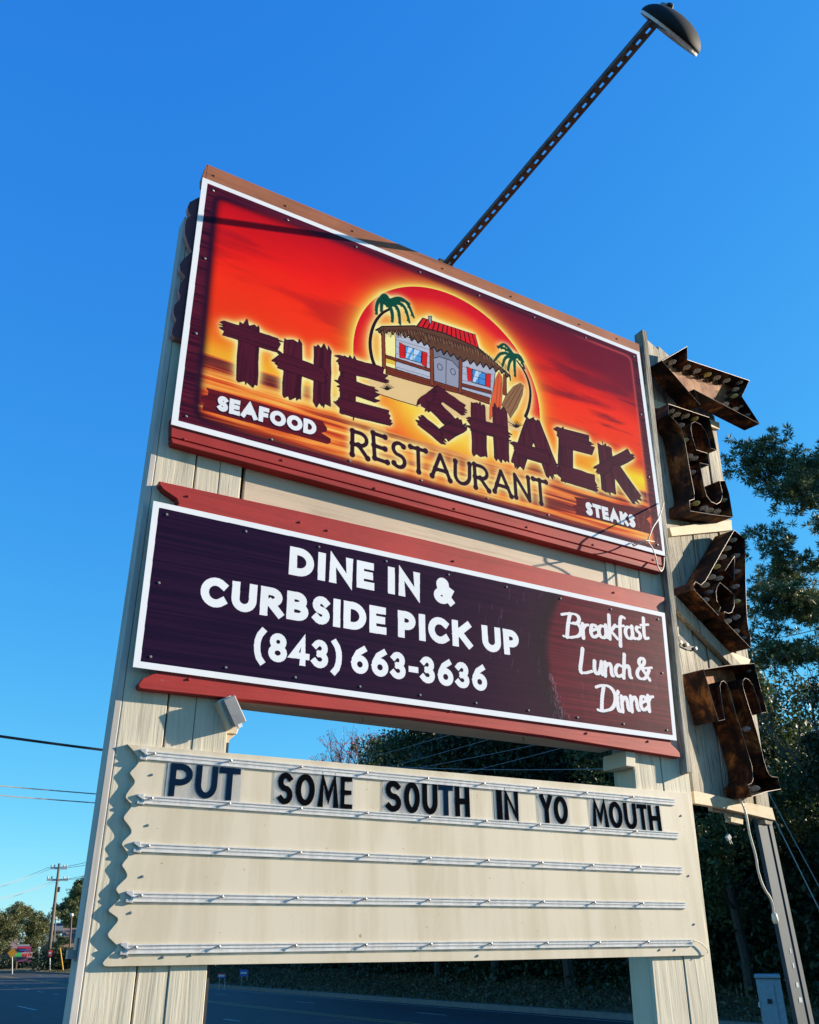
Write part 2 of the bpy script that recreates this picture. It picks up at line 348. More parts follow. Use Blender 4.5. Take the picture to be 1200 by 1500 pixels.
# ------------------------------------------------------------------ flat print, painted in numpy in the panel's own metres
class Canvas:
    def __init__(s, x0, x1, z0, z1, ppm, y=0.0):
        s.x0, s.x1, s.z0, s.z1, s.ppm, s.y = x0, x1, z0, z1, ppm, y
        s.w = int((x1-x0)*ppm); s.h = int((z1-z0)*ppm); s.img = np.zeros((s.h, s.w, 3), np.float32)
        s.X, s.Z = np.meshgrid(x0+(np.arange(s.w)+.5)/ppm, z0+(np.arange(s.h)+.5)/ppm)
    def fill(s, mask, poly, val=1.0):
        p = np.array(poly, float); q = (p-[s.x0, s.z0])*s.ppm
        a0 = max(0, int(q[:,0].min())-1); a1 = min(s.w, int(q[:,0].max())+2); b0 = max(0, int(q[:,1].min())-1); b1 = min(s.h, int(q[:,1].max())+2)
        if a1 <= a0 or b1 <= b0: return
        X = np.arange(a0, a1)+.5; ins = np.zeros((b1-b0, a1-a0), bool); Y = (np.arange(b0, b1)+.5)
        n = len(q)
        for i in range(n):
            xa, ya = q[i]; xb, yb = q[(i+1) % n]
            if ya == yb: continue
            rows = (Y >= min(ya, yb)) & (Y < max(ya, yb))
            if not rows.any(): continue
            xi = xa+(Y[rows]-ya)*(xb-xa)/(yb-ya)
            ins[rows] ^= (X[None, :] >= xi[:, None])
        sub = mask[b0:b1, a0:a1]; sub[ins] = val
    def stroke(s, mask, pl, t, ext=True, val=1.0):
        L, R_ = ribbon(pl, t, ext)
        for i in range(len(L)-1): s.fill(mask, [L[i], L[i+1], R_[i+1], R_[i]], val)
    def brush(s, mask, pl, t0, t1=None, val=1.0):
        "round brush line with changing width"
        t1 = t0 if t1 is None else t1; n = len(pl)
        for i in range(n-1):
            a = np.array(pl[i]); b = np.array(pl[i+1]); m = max(1, int(np.linalg.norm(b-a)/(min(t0, t1)*.3)))
            for k in range(m+1):
                c = a+(b-a)*k/m; f = (i+k/m)/(n-1); r = (t0+(t1-t0)*f)/2
                s.fill(mask, [(c[0]+r*math.cos(g), c[1]+r*math.sin(g)) for g in np.linspace(0, 2*math.pi, 9)[:-1]], val)
    def new(s): return np.zeros((s.h, s.w), np.float32)
    def px(s, pts): return [XZ(x, y, s.y) for x, y in pts]
    def blend(s, mask, col):
        rr = np.flatnonzero(mask.any(1)); cc = np.flatnonzero(mask.any(0))
        if not len(rr): return
        a, b, c, d = rr[0], rr[-1]+1, cc[0], cc[-1]+1; m = mask[a:b, c:d, None]; s.img[a:b, c:d] = s.img[a:b, c:d]*(1-m)+np.array(col, np.float32)*m
    def blur(s, mask, sig):
        k = sig*s.ppm; fy = np.fft.fftfreq(s.h)[:, None]; fx = np.fft.rfftfreq(s.w)[None, :]
        H = np.exp(-2*(math.pi*k)**2*(fx**2+fy**2)); return np.fft.irfft2(np.fft.rfft2(mask)*H, s=mask.shape).astype(np.float32)
    def noise(s, sx, sz, seed, octaves=4):
        r = np.random.default_rng(seed); out = np.zeros((s.h, s.w), np.float32); amp = 1; tot = 0
        for o in range(octaves):
            nx = int((s.x1-s.x0)/sx*2**o)+3; nz = int((s.z1-s.z0)/sz*2**o)+3
            g = r.random((nz, nx)).astype(np.float32)
            u = np.linspace(0, nx-2.001, s.w); v = np.linspace(0, nz-2.001, s.h); iu = u.astype(int); iv = v.astype(int); fu = (u-iu); fv = (v-iv)
            fu = fu*fu*(3-2*fu); fv = fv*fv*(3-2*fv)
            a = g[iv][:, iu]; b_ = g[iv][:, iu+1]; c = g[iv+1][:, iu]; d = g[iv+1][:, iu+1]
            out += amp*((a*(1-fu)+b_*fu)*(1-fv[:, None])+(c*(1-fu)+d*fu)*fv[:, None]); tot += amp; amp *= .5
        return out/tot
    def image(s, name):
        im = bpy.data.images.new(name, s.w, s.h); a = np.ones((s.h, s.w, 4), np.float32); a[..., :3] = np.clip(s.img/255.0, 0, 1)
        im.pixels.foreach_set(a.ravel()); im.update(); im.pack(); return im
def sm(x, a, b): t = np.clip((x-a)/(b-a), 0, 1); return t*t*(3-2*t)
def lerp3(t, stops):
    t = np.clip(t, stops[0][0], stops[-1][0]); xs = [p for p, _ in stops]
    return np.stack([np.interp(t, xs, [c[i] for _, c in stops]) for i in range(3)], -1).astype(np.float32)
def text_line(cv, mask, s, a, b, capa, capb, t_rel, space=.12, gap=.45, wide=1.0, wavy=0):
    "set capitals between two measured baseline points"
    A_ = np.array(XZ(*a, cv.y)); B_ = np.array(XZ(*b, cv.y)); H = (np.linalg.norm(np.array(XZ(*capa, cv.y))-A_)+np.linalg.norm(np.array(XZ(*capb, cv.y))-B_))/2
    t = H*t_rel; L = np.linalg.norm(B_-A_); items = []; x = 0
    for ch in s:
        if ch == ' ': x += gap*H; continue
        W, st = glyph_strokes(ch, H, t, wide); items.append((x, st)); x += W+space*H
    tot = x-space*H; k = L/tot; ux = (B_-A_)/L; uz = np.array([-ux[1], ux[0]])
    for x, st in items:
        for pl in st:
            cv.stroke(mask, [A_+ux*((x+p[0])*k)+uz*p[1] for p in pl], t*min(1.0, (1+k)/2))
    return H
def print_mat(name, cv, rough=.35):
    im = cv.image(name); m, nt, b = new_mat(name)
    g = nt.nodes.new('ShaderNodeNewGeometry'); mp = nt.nodes.new('ShaderNodeMapping'); sx = nt.nodes.new('ShaderNodeSeparateXYZ'); cx = nt.nodes.new('ShaderNodeCombineXYZ')
    uv = nt.nodes.new('ShaderNodeUVMap'); uv.uv_map = 'UVMap'
    t = nt.nodes.new('ShaderNodeTexImage'); t.image = im; t.extension = 'EXTEND'; nt.links.new(uv.outputs[0], t.inputs[0])
    for q in (g, mp, sx, cx): nt.nodes.remove(q)
    n = noise(nt, coords(nt), 1.7, 5); r = ramp(nt, [(.3, (.76, .76, .76)), (.65, (.84, .84, .84))]); nt.links.new(n, r.inputs[0])
    nt.links.new(mixc(nt, 1.0, t.outputs[0], r.outputs[0], 'MULTIPLY'), b.inputs['Base Color'])
    b.inputs['Roughness'].default_value = rough; b.inputs['Specular IOR Level'].default_value = .08; bump(nt, b, noise(nt, coords(nt), 3.5, 3), .12, .01)
    return m
def panel(name, quad, y0, y1, cv, mat, side, parent):
    "printed sheet: quad TL TR BR BL in (x, z)"
    poly = [quad[3], quad[2], quad[1], quad[0]]
    v = [(x, y0, z) for x, z in poly]+[(x, y1, z) for x, z in poly]
    f = [(0, 1, 2, 3), (7, 6, 5, 4)]+[(i, i+4, (i+1) % 4+4, (i+1) % 4) for i in range(4)]
    me = bpy.data.meshes.new(name); me.from_pydata(v, [], f); me.materials.append(mat); me.materials.append(side)
    for p in me.polygons: p.material_index = 0 if p.index == 0 else 1
    uv = me.uv_layers.new(name='UVMap')
    for lp in me.loops:
        c = me.vertices[lp.vertex_index].co; uv.data[lp.index].uv = ((c.x-cv.x0)/(cv.x1-cv.x0), (c.z-cv.z0)/(cv.z1-cv.z0))
    me.update(); o = bpy.data.objects.new(name, me); COL.objects.link(o); adopt_any(o, parent); return o

# ---- the main signboard's print
MQ = [XZ(297, 259.5), XZ(937, 515.7), XZ(976.7, 815), XZ(250.7, 621.5)]
def z1(x, y): return (x/3+230, y/3+220)
def z2(x, y): return (x/3+600, y/3+350)
def z3(x, y): return (x/4+500, y/4+400)
cv = Canvas(-.02, 2.48, 3.26, 4.53, 1000)
X, Z = cv.X, cv.Z
# wood coloured frame
gr = cv.noise(.5, .006, 3, 4); cv.img[:] = lerp3(gr, [(.2, (44, 12, 34)), (.45, (74, 18, 38)), (.62, (96, 26, 44)), (.9, (70, 20, 44))])
# sunset picture
inner = cv.px([(317, 287), (925, 522), (958, 797), (288, 612)])
pic = cv.new(); cv.fill(pic, inner)
hz = np.array(cv.px([(293, 515), (952, 722)])); slope = (hz[1][1]-hz[0][1])/(hz[1][0]-hz[0][0]); horiz = hz[0][1]+(X-hz[0][0])*slope
hh = (Z-horiz)
n1 = cv.noise(.9, .16, 21, 5); n2 = cv.noise(.35, .05, 22, 5); n3 = cv.noise(1.4, .5, 23, 3)
warp = hh+.10*(n1-.5)+.05*(n2-.5)
sky_c = lerp3(warp, [(-.05, (255, 190, 60)), (.03, (252, 168, 40)), (.09, (250, 112, 26)), (.18, (246, 60, 20)), (.38, (255, 50, 18)), (.55, (246, 30, 18)), (.75, (206, 16, 26)), (.95, (150, 12, 32))])
streak = sm(n1, .52, .66)*sm(hh, .08, .2); sky_c = sky_c*(1-.38*streak[..., None])+np.array((140, 14, 34), np.float32)*.38*streak[..., None]
# purple bank towards the upper right, yellow low right
dk = sm((Z-4.02)+(X-1.5)*.22, .14, .46)*sm(X, .55, 1.35)*.80; sky_c = sky_c*(1-dk[..., None])+np.array((92, 12, 42), np.float32)*dk[..., None]
rr_ = sm(X, 1.55, 2.0)*sm(n2+n1*.6, .72, .95)*sm(hh, .15, .3)*.7; sky_c = sky_c*(1-rr_[..., None])+np.array((110, 16, 40), np.float32)*rr_[..., None]
yl = sm(X, 1.75, 2.35)*np.exp(-((hh-.06-.03*(n2-.5))/.06)**2); sky_c = sky_c*(1-yl[..., None])+np.array((255, 226, 30), np.float32)*yl[..., None]
# water
w1 = cv.noise(.45, .012, 31, 4); w2 = cv.noise(1.1, .05, 32, 3)
wat = lerp3(w1*.65+w2*.5, [(.36, (58, 16, 38)), (.46, (128, 28, 34)), (.54, (206, 60, 30)), (.62, (246, 118, 44)), (.74, (255, 176, 78)), (.9, (255, 220, 130))])
cen = np.exp(-((X-1.15)/.75)**2)*.55; wat = wat*(1-cen[..., None])+lerp3(w1, [(.3, (220, 84, 36)), (.5, (250, 150, 60)), (.7, (255, 214, 120))])*cen[..., None]
darkband = sm(-hh, .0, .015)*(1-sm(-hh, .02, .09))*sm(np.abs(X-1.2), .45, .8)*.75; wat = wat*(1-darkband[..., None])+np.array((70, 22, 40), np.float32)*darkband[..., None]
scn = np.where((hh > 0)[..., None], sky_c, wat)
# low sun disc: bright ring, red rim, orange and yellow inside
p3 = np.array(cv.px([(517.5, 512), (605, 419.5), (791, 607)])); (ax_, ay_), (bx_, by_), (cx_, cy_) = p3
dd = 2*(ax_*(by_-cy_)+bx_*(cy_-ay_)+cx_*(ay_-by_)); sx_ = ((ax_**2+ay_**2)*(by_-cy_)+(bx_**2+by_**2)*(cy_-ay_)+(cx_**2+cy_**2)*(ay_-by_))/dd
sz_ = ((ax_**2+ay_**2)*(cx_-bx_)+(bx_**2+by_**2)*(ax_-cx_)+(cx_**2+cy_**2)*(bx_-ax_))/dd; SR = math.hypot(ax_-sx_, ay_-sz_)
rd = np.hypot(X-sx_, Z-sz_)/SR
halo = np.exp(-np.clip(rd-1, 0, 9)/.10)*(rd > 1)*sm(hh, -.12, .05); scn = scn*(1-halo[..., None])+lerp3(rd, [(1, (255, 240, 110)), (1.1, (255, 190, 50)), (1.25, (250, 120, 30))])*halo[..., None]
tt = rd+.25*(np.clip(Z-sz_, -.3, .5))
disc = lerp3(tt, [(.0, (255, 226, 120)), (.55, (255, 214, 70)), (.72, (252, 160, 44)), (.88, (244, 96, 34)), (1.0, (226, 24, 34)), (1.1, (214, 16, 36))])
ins = (rd < 1) & (hh > -.1); scn = np.where(ins[..., None], disc, scn)
soft = cv.blur(pic, .010); cv.img[:] = cv.img*(1-soft[..., None])+scn*soft[..., None]
# printed bevel of the frame
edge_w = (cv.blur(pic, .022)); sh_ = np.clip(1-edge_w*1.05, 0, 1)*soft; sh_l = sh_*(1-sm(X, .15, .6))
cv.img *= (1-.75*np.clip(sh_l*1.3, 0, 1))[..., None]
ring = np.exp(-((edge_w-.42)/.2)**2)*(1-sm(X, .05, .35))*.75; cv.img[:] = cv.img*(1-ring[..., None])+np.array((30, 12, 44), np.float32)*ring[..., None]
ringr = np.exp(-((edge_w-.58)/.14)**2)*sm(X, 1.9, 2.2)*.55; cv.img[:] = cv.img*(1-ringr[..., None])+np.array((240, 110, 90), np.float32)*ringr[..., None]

# ---- shapes that carry a pale glow
glow = cv.new()
def jag(a, b, w, seed, d=.018, teeth=4):
    "a rough sawn plank between two points in (x, z)"
    r = random.Random(seed); a = np.array(a); b = np.array(b); L = np.linalg.norm(b-a); t = (b-a)/L; n = np.array([-t[1], t[0]])
    pts = []
    m = 5
    for i in range(m+1): pts.append(a+t*L*i/m+n*(w/2+r.uniform(-.002, .002)))
    fr_ = sorted(r.uniform(.06, .94) for _ in range(6))
    for i, f_ in enumerate(fr_): pts.append(b+t*(d*(1.15 if i % 2 else -.35)*r.uniform(.2, 1.5))+n*(w/2-w*f_))
    for i in range(m+1): pts.append(b-t*L*i/m-n*(w/2+r.uniform(-.002, .002)))
    fr_ = sorted(r.uniform(.06, .94) for _ in range(6))
    for i, f_ in enumerate(fr_): pts.append(a-t*(d*(1.15 if i % 2 else -.35)*r.uniform(.2, 1.5))-n*(w/2-w*f_))
    return pts
def wpx(p, q, wv):
    "width of a plank measured across it, in zoomed thirds of a pixel, to metres"
    a = np.array(p, float); b = np.array(q, float); t = (b-a)/np.linalg.norm(b-a); n = np.array([-t[1], t[0]])*wv/6; m = (a+b)/2
    return float(np.linalg.norm(np.array(XZ(*(m+n)))-np.array(XZ(*(m-n)))))
LET = []
for f, lst in ((z1, [((407,768),(395,1022),88),((292,780),(532,858),60), ((600,838),(592,1085),76),((728,872),(724,1115),72),((533,922),(738,994),64),
                     ((842,912),(838,1160),66),((800,935),(1000,988),62),((802,1025),(958,1076),60),((802,1122),(1022,1176),62)]),
               (z2, [((60,735),(145,672),72),((118,668),(238,752),44),((95,718),(205,832),52),((48,795),(150,880),44),((150,862),(232,812),66),
                     ((302,728),(308,950),60),((396,748),(406,972),60),((265,812),(432,858),52),
                     ((542,800),(474,996),60),((540,800),(632,1038),58),((462,922),(612,962),54),
                     ((688,848),(684,1052),58),((655,868),(795,906),72),((662,1026),(818,1074),62),
                     ((858,908),(876,1112),56),((828,1022),(972,944),52),((896,1000),(1000,1146),48)])):
    for k, (p, q, wv) in enumerate(lst):
        P1 = f(*p); P2 = f(*q); LET.append(jag(XZ(*P1), XZ(*P2), wpx(P1, P2, wv), hash((p, q)) % 9999, .016))
for pl in LET: cv.fill(glow, pl)
# RESTAURANT: thin hand lettering with knobs on its ends
rest = cv.new(); A0 = np.array(XZ(516, 664)); B0 = np.array(XZ(803, 741)); Hc = np.linalg.norm(np.array(XZ(516, 629))-A0)*.98; L0 = np.linalg.norm(B0-A0); ux = (B0-A0)/L0; uz = np.array([-ux[1], ux[0]])
ws = [GL[c][0] for c in 'RESTAURANT']; k0 = L0/(sum(ws)+.30*9)
xx = 0
for c, w_ in zip('RESTAURANT', ws):
    rj = random.Random(ord(c)+int(xx*9)); jig = rj.uniform(-.07, .05); rot = rj.uniform(-.09, .09); scl_ = rj.uniform(.93, 1.08)
    for pl in GL[c][1]:
        q = [A0+ux*((xx+p[0]*w_)*k0)+uz*((p[1]*scl_+jig)*Hc)+ux*((p[1]-.5)*rot*Hc)+uz*((p[0]-.5)*rot*w_*Hc) for p in pl]; cv.brush(rest, q, .0165)
        for e in (q[0], q[-1]): cv.brush(rest, [e, e+uz*.002], .024)
    xx += w_+.30
glow = np.maximum(glow, rest)
# plank tags
tagm = cv.new()
def rough_tag(tl, tr, br, bl, seed):
    r = random.Random(seed); pts = []
    for a, b, jagd in ((tl, tr, 0), (tr, br, 1), (br, bl, 0), (bl, tl, 1)):
        m = 7 if jagd else 4
        for i in range(m):
            q = np.array(a)+(np.array(b)-np.array(a))*i/m
            if jagd and i: q = q+np.array([r.uniform(-.02, .02), r.uniform(-.003, .003)])
            pts.append(q)
    return pts
T1 = rough_tag(*[XZ(*z1(*q)) for q in ((215,1042),(728,1190),(752,1292),(200,1142))], 5)
T2 = rough_tag(*[XZ(*z2(*q)) for q in ((722,1132),(1052,1190),(1062,1298),(728,1208))], 6)
for t_ in (T1, T2): cv.fill(tagm, t_)
# hut, palms, boards silhouette for the glow
hut = cv.new()
HP = lambda pts: [XZ(*z3(*q)) for q in pts]
sil = [HP([(200,335),(240,312),(430,308),(478,262),(512,262),(515,248),(535,248),(540,272),(785,360),(808,440),(990,600),(985,630),(968,610),(970,720),(900,800),(870,770),(690,705),(470,655),(255,590),(235,545),(235,345)])]
for s_ in sil: cv.fill(hut, s_)
palmtr = cv.new()
cv.brush(palmtr, dense([XZ(*z3(*q)) for q in ((285,210),(235,235),(188,300),(165,400),(178,500),(205,560))]), .012, .020)
cv.brush(palmtr, dense([XZ(*z3(*q)) for q in ((1030,515),(1065,560),(1095,620),(1112,700),(1100,790),(1080,840))]), .010, .019)
frond = cv.new()
FR = [[(275,190),(230,140),(205,190),(208,240)], [(275,190),(240,150),(235,200),(238,220)], [(285,180),(260,120),(225,150),(205,200)], [(280,185),(300,230),(300,285)], [(285,175),(335,200),(345,300)],
      [(290,170),(370,180),(400,290)], [(290,165),(380,150),(425,260)], [(285,165),(345,140),(400,180)], [(275,175),(250,130),(290,160)],
      [(1015,480),(960,440),(915,430)], [(1010,485),(940,460),(900,510)], [(1005,485),(960,490),(945,545)], [(1008,490),(985,520),(978,570)], [(1015,490),(1015,540),(1020,605)], [(1015,485),(1050,500),(1075,560)], [(1015,480),(1045,480),(1068,520)], [(1010,480),(960,410),(925,430)]]
for i, fr in enumerate(FR):
    pp = dense([XZ(*z3(*q)) for q in fr]); cv.brush(frond, pp, .022 if i < 9 else .017, .007)
    for j in range(1, len(pp)-1, 2):
        d_ = np.array([(-1)**j*.006, -.012]); cv.brush(frond, [pp[j], np.array(pp[j])+d_], .007, .003)
boards_m = cv.new(); boards2 = cv.new()
cv.fill(boards_m, HP([(925,578),(942,610),(945,690),(935,790),(905,800),(870,860),(872,780),(890,690),(905,620)]))
cv.fill(boards2, HP([(1050,645),(1068,660),(1062,710),(1030,790),(990,850),(970,800),(940,775),(965,720),(1010,665)]))
gm = np.maximum.reduce([glow, hut, palmtr, frond, boards_m, boards2])
for t_ in (): pass
g1 = np.clip(cv.blur(gm, .016)*2.4, 0, 1); g2 = np.clip(cv.blur(gm, .028)*1.5, 0, 1)
cv.blend(g2*.7, (255, 196, 70)); cv.blend(g1*.95, (255, 244, 168))
# sand under the hut
sand = cv.new(); cv.fill(sand, HP([(150,630),(300,600),(560,660),(760,720),(1000,860),(1060,930),(880,900),(600,820),(400,770),(210,705)])); cv.blend(cv.blur(sand, .003), (236, 200, 142))
line = cv.new(); cv.stroke(line, HP([(205,703),(330,745),(450,780)]), .004, False); cv.stroke(line, HP([(975,870),(1040,905)]), .004, False); cv.blend(line, (24, 16, 16))
# porch, walls
def shape(pts, col, outline=True, ow=.0035):
    m = cv.new(); P_ = HP(pts); cv.fill(m, P_); cv.blend(m, col)
    if outline:
        m = cv.new()
        for a, b in zip(P_, P_[1:]+P_[:1]): cv.stroke(m, [a, b], ow, False)
        cv.blend(m, (26, 18, 22))
def lines(segs, w=.003, col=(26, 18, 22)):
    m = cv.new()
    for s_ in segs: cv.stroke(m, HP(s_), w, False)
    cv.blend(m, col)
shape([(255,480),(320,500),(320,540),(262,525)], (235, 190, 70), False)
shape([(320,350),(545,430),(545,660),(318,560)], (186, 190, 208)); shape([(690,470),(905,560),(885,740),(700,690)], (178, 182, 202))
for y_ in (390, 430, 470, 510, 550, 585): lines([[(322,y_),(530,y_+62)]], .0022, (90, 92, 110)); lines([[(705,y_+115),(890,y_+165)]], .0022, (90, 92, 110))
shape([(538,420),(700,470),(700,560),(540,520)], (120, 122, 140), False); shape([(540,500),(575,490),(650,515),(690,560),(690,700),(545,655)], (150, 154, 176)); lines([[(615,510),(613,678)]])
for cx0, cy0 in ((578, 550), (655, 578)):
    m = cv.new(); c_ = XZ(*z3(cx0, cy0)); cv.stroke(m, arc(c_[0], c_[1], .013, .017, 0, 360, 16), .0035); cv.blend(m, (40, 40, 60))
shape([(375,425),(472,458),(468,528),(375,500)], (90, 160, 226)); shape([(768,562),(848,590),(845,660),(768,638)], (70, 140, 214))
m = cv.new(); cv.fill(m, HP([(395,432),(420,440),(385,498),(376,496)])); cv.fill(m, HP([(430,444),(462,455),(420,512),(400,505)])); cv.fill(m, HP([(790,570),(820,580),(785,640),(770,636)])); cv.blend(m*.7, (235, 244, 252))
lines([[(423,440),(420,515)],[(375,462),(470,492)],[(808,575),(806,648)],[(768,600),(846,625)]], .0022)
for q in ([(340,405),(373,424),(375,500),(342,495)], [(474,458),(504,468),(500,555),(472,535)], [(735,548),(766,562),(768,636),(742,630)], [(850,590),(876,592),(874,672),(846,660)]): shape(q, (222, 36, 34), True, .0025)
lines([[(342,420+i*14),(372,430+i*12)] for i in range(5)]+[[(475,475+i*14),(500,484+i*14)] for i in range(5)]+[[(738,562+i*13),(765,572+i*12)] for i in range(5)], .0018, (120, 10, 20))
BR = (120, 52, 34)
shape([(258,478),(525,562),(525,580),(258,496)], BR); shape([(705,645),(880,690),(880,708),(705,662)], BR); shape([(262,545),(540,630),(870,730),(868,770),(690,706),(470,650),(262,590)], BR)
lines([[(265,560),(540,645),(868,745)], [(265,575),(540,655)]], .002, (60, 24, 18))
for q in ([(235,345),(255,345),(262,560),(240,560)], [(518,440),(540,445),(542,660),(522,655)], [(690,500),(710,505),(706,705),(688,700)], [(950,590),(968,600),(970,720),(948,712)]): shape(q, (132, 62, 38), True, .0025)
# roof
shape([(440,312),(478,262),(785,360),(808,445)], (222, 30, 36))
lines([[(478+i*24,263+i*7.7),(450+i*28,306+i*9.6)] for i in range(13)], .0060, (60, 6, 12))
shape([(510,252),(530,252),(528,298),(515,294)], (150, 152, 165))
thp = [(200,335),(240,312),(430,308),(600,350),(808,440),(900,520),(990,600)]
bot = [(992,632),(985,600),(968,612),(955,575),(940,590),(925,560),(905,580),(890,545),(870,565),(850,530),(832,555),(815,520),(795,545),(778,512),(755,535),(740,500),(715,520),(700,490),(680,508),(660,472),(640,490),(620,455),(600,480),(585,445),(560,462),(545,432),(525,445),(505,412),(485,425),(470,392),(450,412),(430,378),(412,398),(395,362),(372,380),(355,348),(335,365),(318,340),(300,362),(285,336),(262,352),(245,335),(222,352),(215,335)]
shape(thp+bot, (100, 64, 46), True, .006)
r_ = random.Random(3)
lines([[(x_, 322+max(0, x_-430)*.30+max(0, x_-800)*.32+r_.uniform(0, 10)), (x_+8, 322+max(0, x_-430)*.30+max(0, x_-800)*.32+r_.uniform(18, 62))] for x_ in range(225, 985, 7)], .0026, (34, 20, 20))
lines([[(x_, 330+max(0, x_-430)*.30+max(0, x_-800)*.32+r_.uniform(0, 20)), (x_+8, 330+max(0, x_-430)*.30+max(0, x_-800)*.32+r_.uniform(20, 50))] for x_ in range(238, 975, 17)], .0026, (164, 122, 90))
cv.blend(palmtr, (38, 22, 24)); cv.blend(np.clip(cv.blur(frond, .0022)*2.2, 0, 1), (8, 22, 22)); cv.blend(frond, (10, 76, 58))
cv.blend(np.clip(cv.blur(boards_m, .002)*2, 0, 1), (40, 20, 20)); cv.blend(boards_m, (226, 96, 52)); lines([[(922,600),(905,780)],[(938,640),(925,785)]], .0022, (120, 40, 30))
cv.blend(np.clip(cv.blur(boards2, .002)*2, 0, 1), (30, 20, 20)); cv.blend(boards2, (148, 104, 72)); lines([[(1052,655),(975,790)],[(1035,655),(955,775)],[(1062,680),(988,830)]], .0022, (64, 36, 30))
bush = cv.new()
for bx, by in ((268, 660), (1025, 880)):
    for k in range(9): cv.brush(bush, [XZ(*z3(bx, by+25)), XZ(*z3(bx-40+k*10, by-20+abs(k-4)*7))], .006, .002)
cv.blend(bush, (30, 22, 24))
# tags and letters on top
for t_, sd_ in ((T1, 1), (T2, 2)):
    m = cv.new(); cv.fill(m, t_); cv.blend(m, (104, 26, 34)); cv.blend(m*sm(cv.noise(.4, .008, 60+sd_, 3), .5, .62)*.5, (70, 16, 30))
ol = np.clip(cv.blur(np.maximum(gm*0, glow-rest if False else glow), .0018)*1.9, 0, 1); cv.blend(ol, (34, 10, 24))
pg = cv.noise(.02, .4, 44, 4)
for i, pl in enumerate(LET):
    m = cv.new(); cv.fill(m, pl); o_ = np.clip(cv.blur(m, .0015)*1.8, 0, 1); cv.blend(o_, (28, 8, 20)); m2 = (cv.blur(m, .0015) > .8).astype(np.float32)
    h = pl[0]; ho = abs(pl[5][0]-pl[0][0]) > abs(pl[5][1]-pl[0][1]); g_ = gr if ho else pg
    c_ = lerp3(g_, [(.3, (62, 18, 34)), (.5, (88, 26, 44)), (.7, (72, 20, 40))]); cv.img[:] = cv.img*(1-m2[..., None])+c_*m2[..., None]
cv.blend(rest, (50, 18, 34))
txt = cv.new(); text_line(cv, txt, 'SEAFOOD', z1(262, 1142), z1(700, 1256), z1(266, 1076), z1(703, 1190), .29, .06, wide=1.05)
text_line(cv, txt, 'STEAKS', z2(778, 1212), z2(996, 1272), z2(776, 1156), z2(990, 1212), .29, .06, wide=1.0)
sh_ = np.roll(np.roll(txt, -6, 0), -5, 1); cv.blend(np.maximum(sh_, np.clip(cv.blur(txt, .002)*2, 0, 1)), (26, 14, 40)); cv.blend(txt, (240, 240, 244))
# white edging
q = [np.array(p) for p in MQ]; cw = cv.new()
for a, b in ((0, 1), (1, 2), (2, 3), (3, 0)): cv.stroke(cw, [q[a], q[b]], .046)
cv.blend(cw, (244, 246, 250))
# faint scratches
rs = random.Random(9); sc_ = cv.new()
for k in range(14):
    x_ = rs.uniform(2.25, 2.40); z_ = rs.uniform(3.35, 3.75); cv.stroke(sc_, [(x_, z_), (x_+rs.uniform(-.03, .02), z_-rs.uniform(.02, .09))], .0016, False)
cv.blend(sc_*.5, (210, 190, 200))
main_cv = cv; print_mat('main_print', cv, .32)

# ---- the lower signboard's print
def z6(x, y): return (x*.36667+180, y*.36667+680)
def z7(x, y): return (x*.36667+600, y*.36667+780)
LQ = [XZ(225, 733.5), XZ(974, 898), XZ(991.6, 1085), XZ(194.7, 977)]
cv = Canvas(-.04, 2.38, 2.36, 3.0, 1100); X, Z = cv.X, cv.Z
g_ = cv.noise(.5, .006, 71, 4); base = lerp3(g_, [(.3, (30, 14, 42)), (.5, (38, 17, 46)), (.7, (45, 20, 50))]); red = lerp3(g_, [(.3, (78, 14, 34)), (.5, (96, 18, 38)), (.7, (112, 26, 44))])
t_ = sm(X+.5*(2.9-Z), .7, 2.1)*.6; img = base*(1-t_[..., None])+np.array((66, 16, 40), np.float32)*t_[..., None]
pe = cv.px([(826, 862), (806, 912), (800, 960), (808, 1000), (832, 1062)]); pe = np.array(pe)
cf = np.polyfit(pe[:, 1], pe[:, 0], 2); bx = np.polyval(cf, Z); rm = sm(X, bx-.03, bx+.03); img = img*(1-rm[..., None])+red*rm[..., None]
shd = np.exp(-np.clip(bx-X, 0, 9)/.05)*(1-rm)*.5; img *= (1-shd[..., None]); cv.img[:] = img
# rubbed scratches beside the colour edge
rs = random.Random(4); sc_ = cv.new()
for k in range(150):
    f = rs.random(); px_, py_ = 806+18*f+rs.gauss(0, 1.5+3*f), 985+66*f; a = XZ(px_, py_); cv.brush(sc_, [a, (a[0]+rs.uniform(-.004, .004), a[1]-rs.uniform(.002, .016))], .0018)
for k in range(26):
    a = XZ(*z7(rs.uniform(280, 560), rs.uniform(170, 560))); cv.stroke(sc_, [a, (a[0]+rs.uniform(-.012, .002), a[1]-rs.uniform(.01, .07))], .0012, False)
for k in range(16):
    a = XZ(*z7(rs.uniform(690, 990), rs.uniform(540, 700))); cv.stroke(sc_, [a, (a[0]+rs.uniform(-.006, .006), a[1]-rs.uniform(.01, .05))], .0016, False)
cv.blend(cv.blur(sc_, .0012)*.5, (190, 180, 190))
txt = cv.new()
text_line(cv, txt, 'DINE IN &', (422, 841), (666, 888), z6(665, 328), z7(175, 188), .275, .085, .34)
text_line(cv, txt, 'CURBSIDE PICK UP', (291, 886), (763, 962), z6(305, 441), z7(440, 396), .27, .07, .30)
text_line(cv, txt, '(843) 663-3636', (370, 965), (715, 1013.5), z6(515, 668), z7(318, 528), .225, .085, .22)
cv.blend(txt, (246, 248, 252))
scr = cv.new()
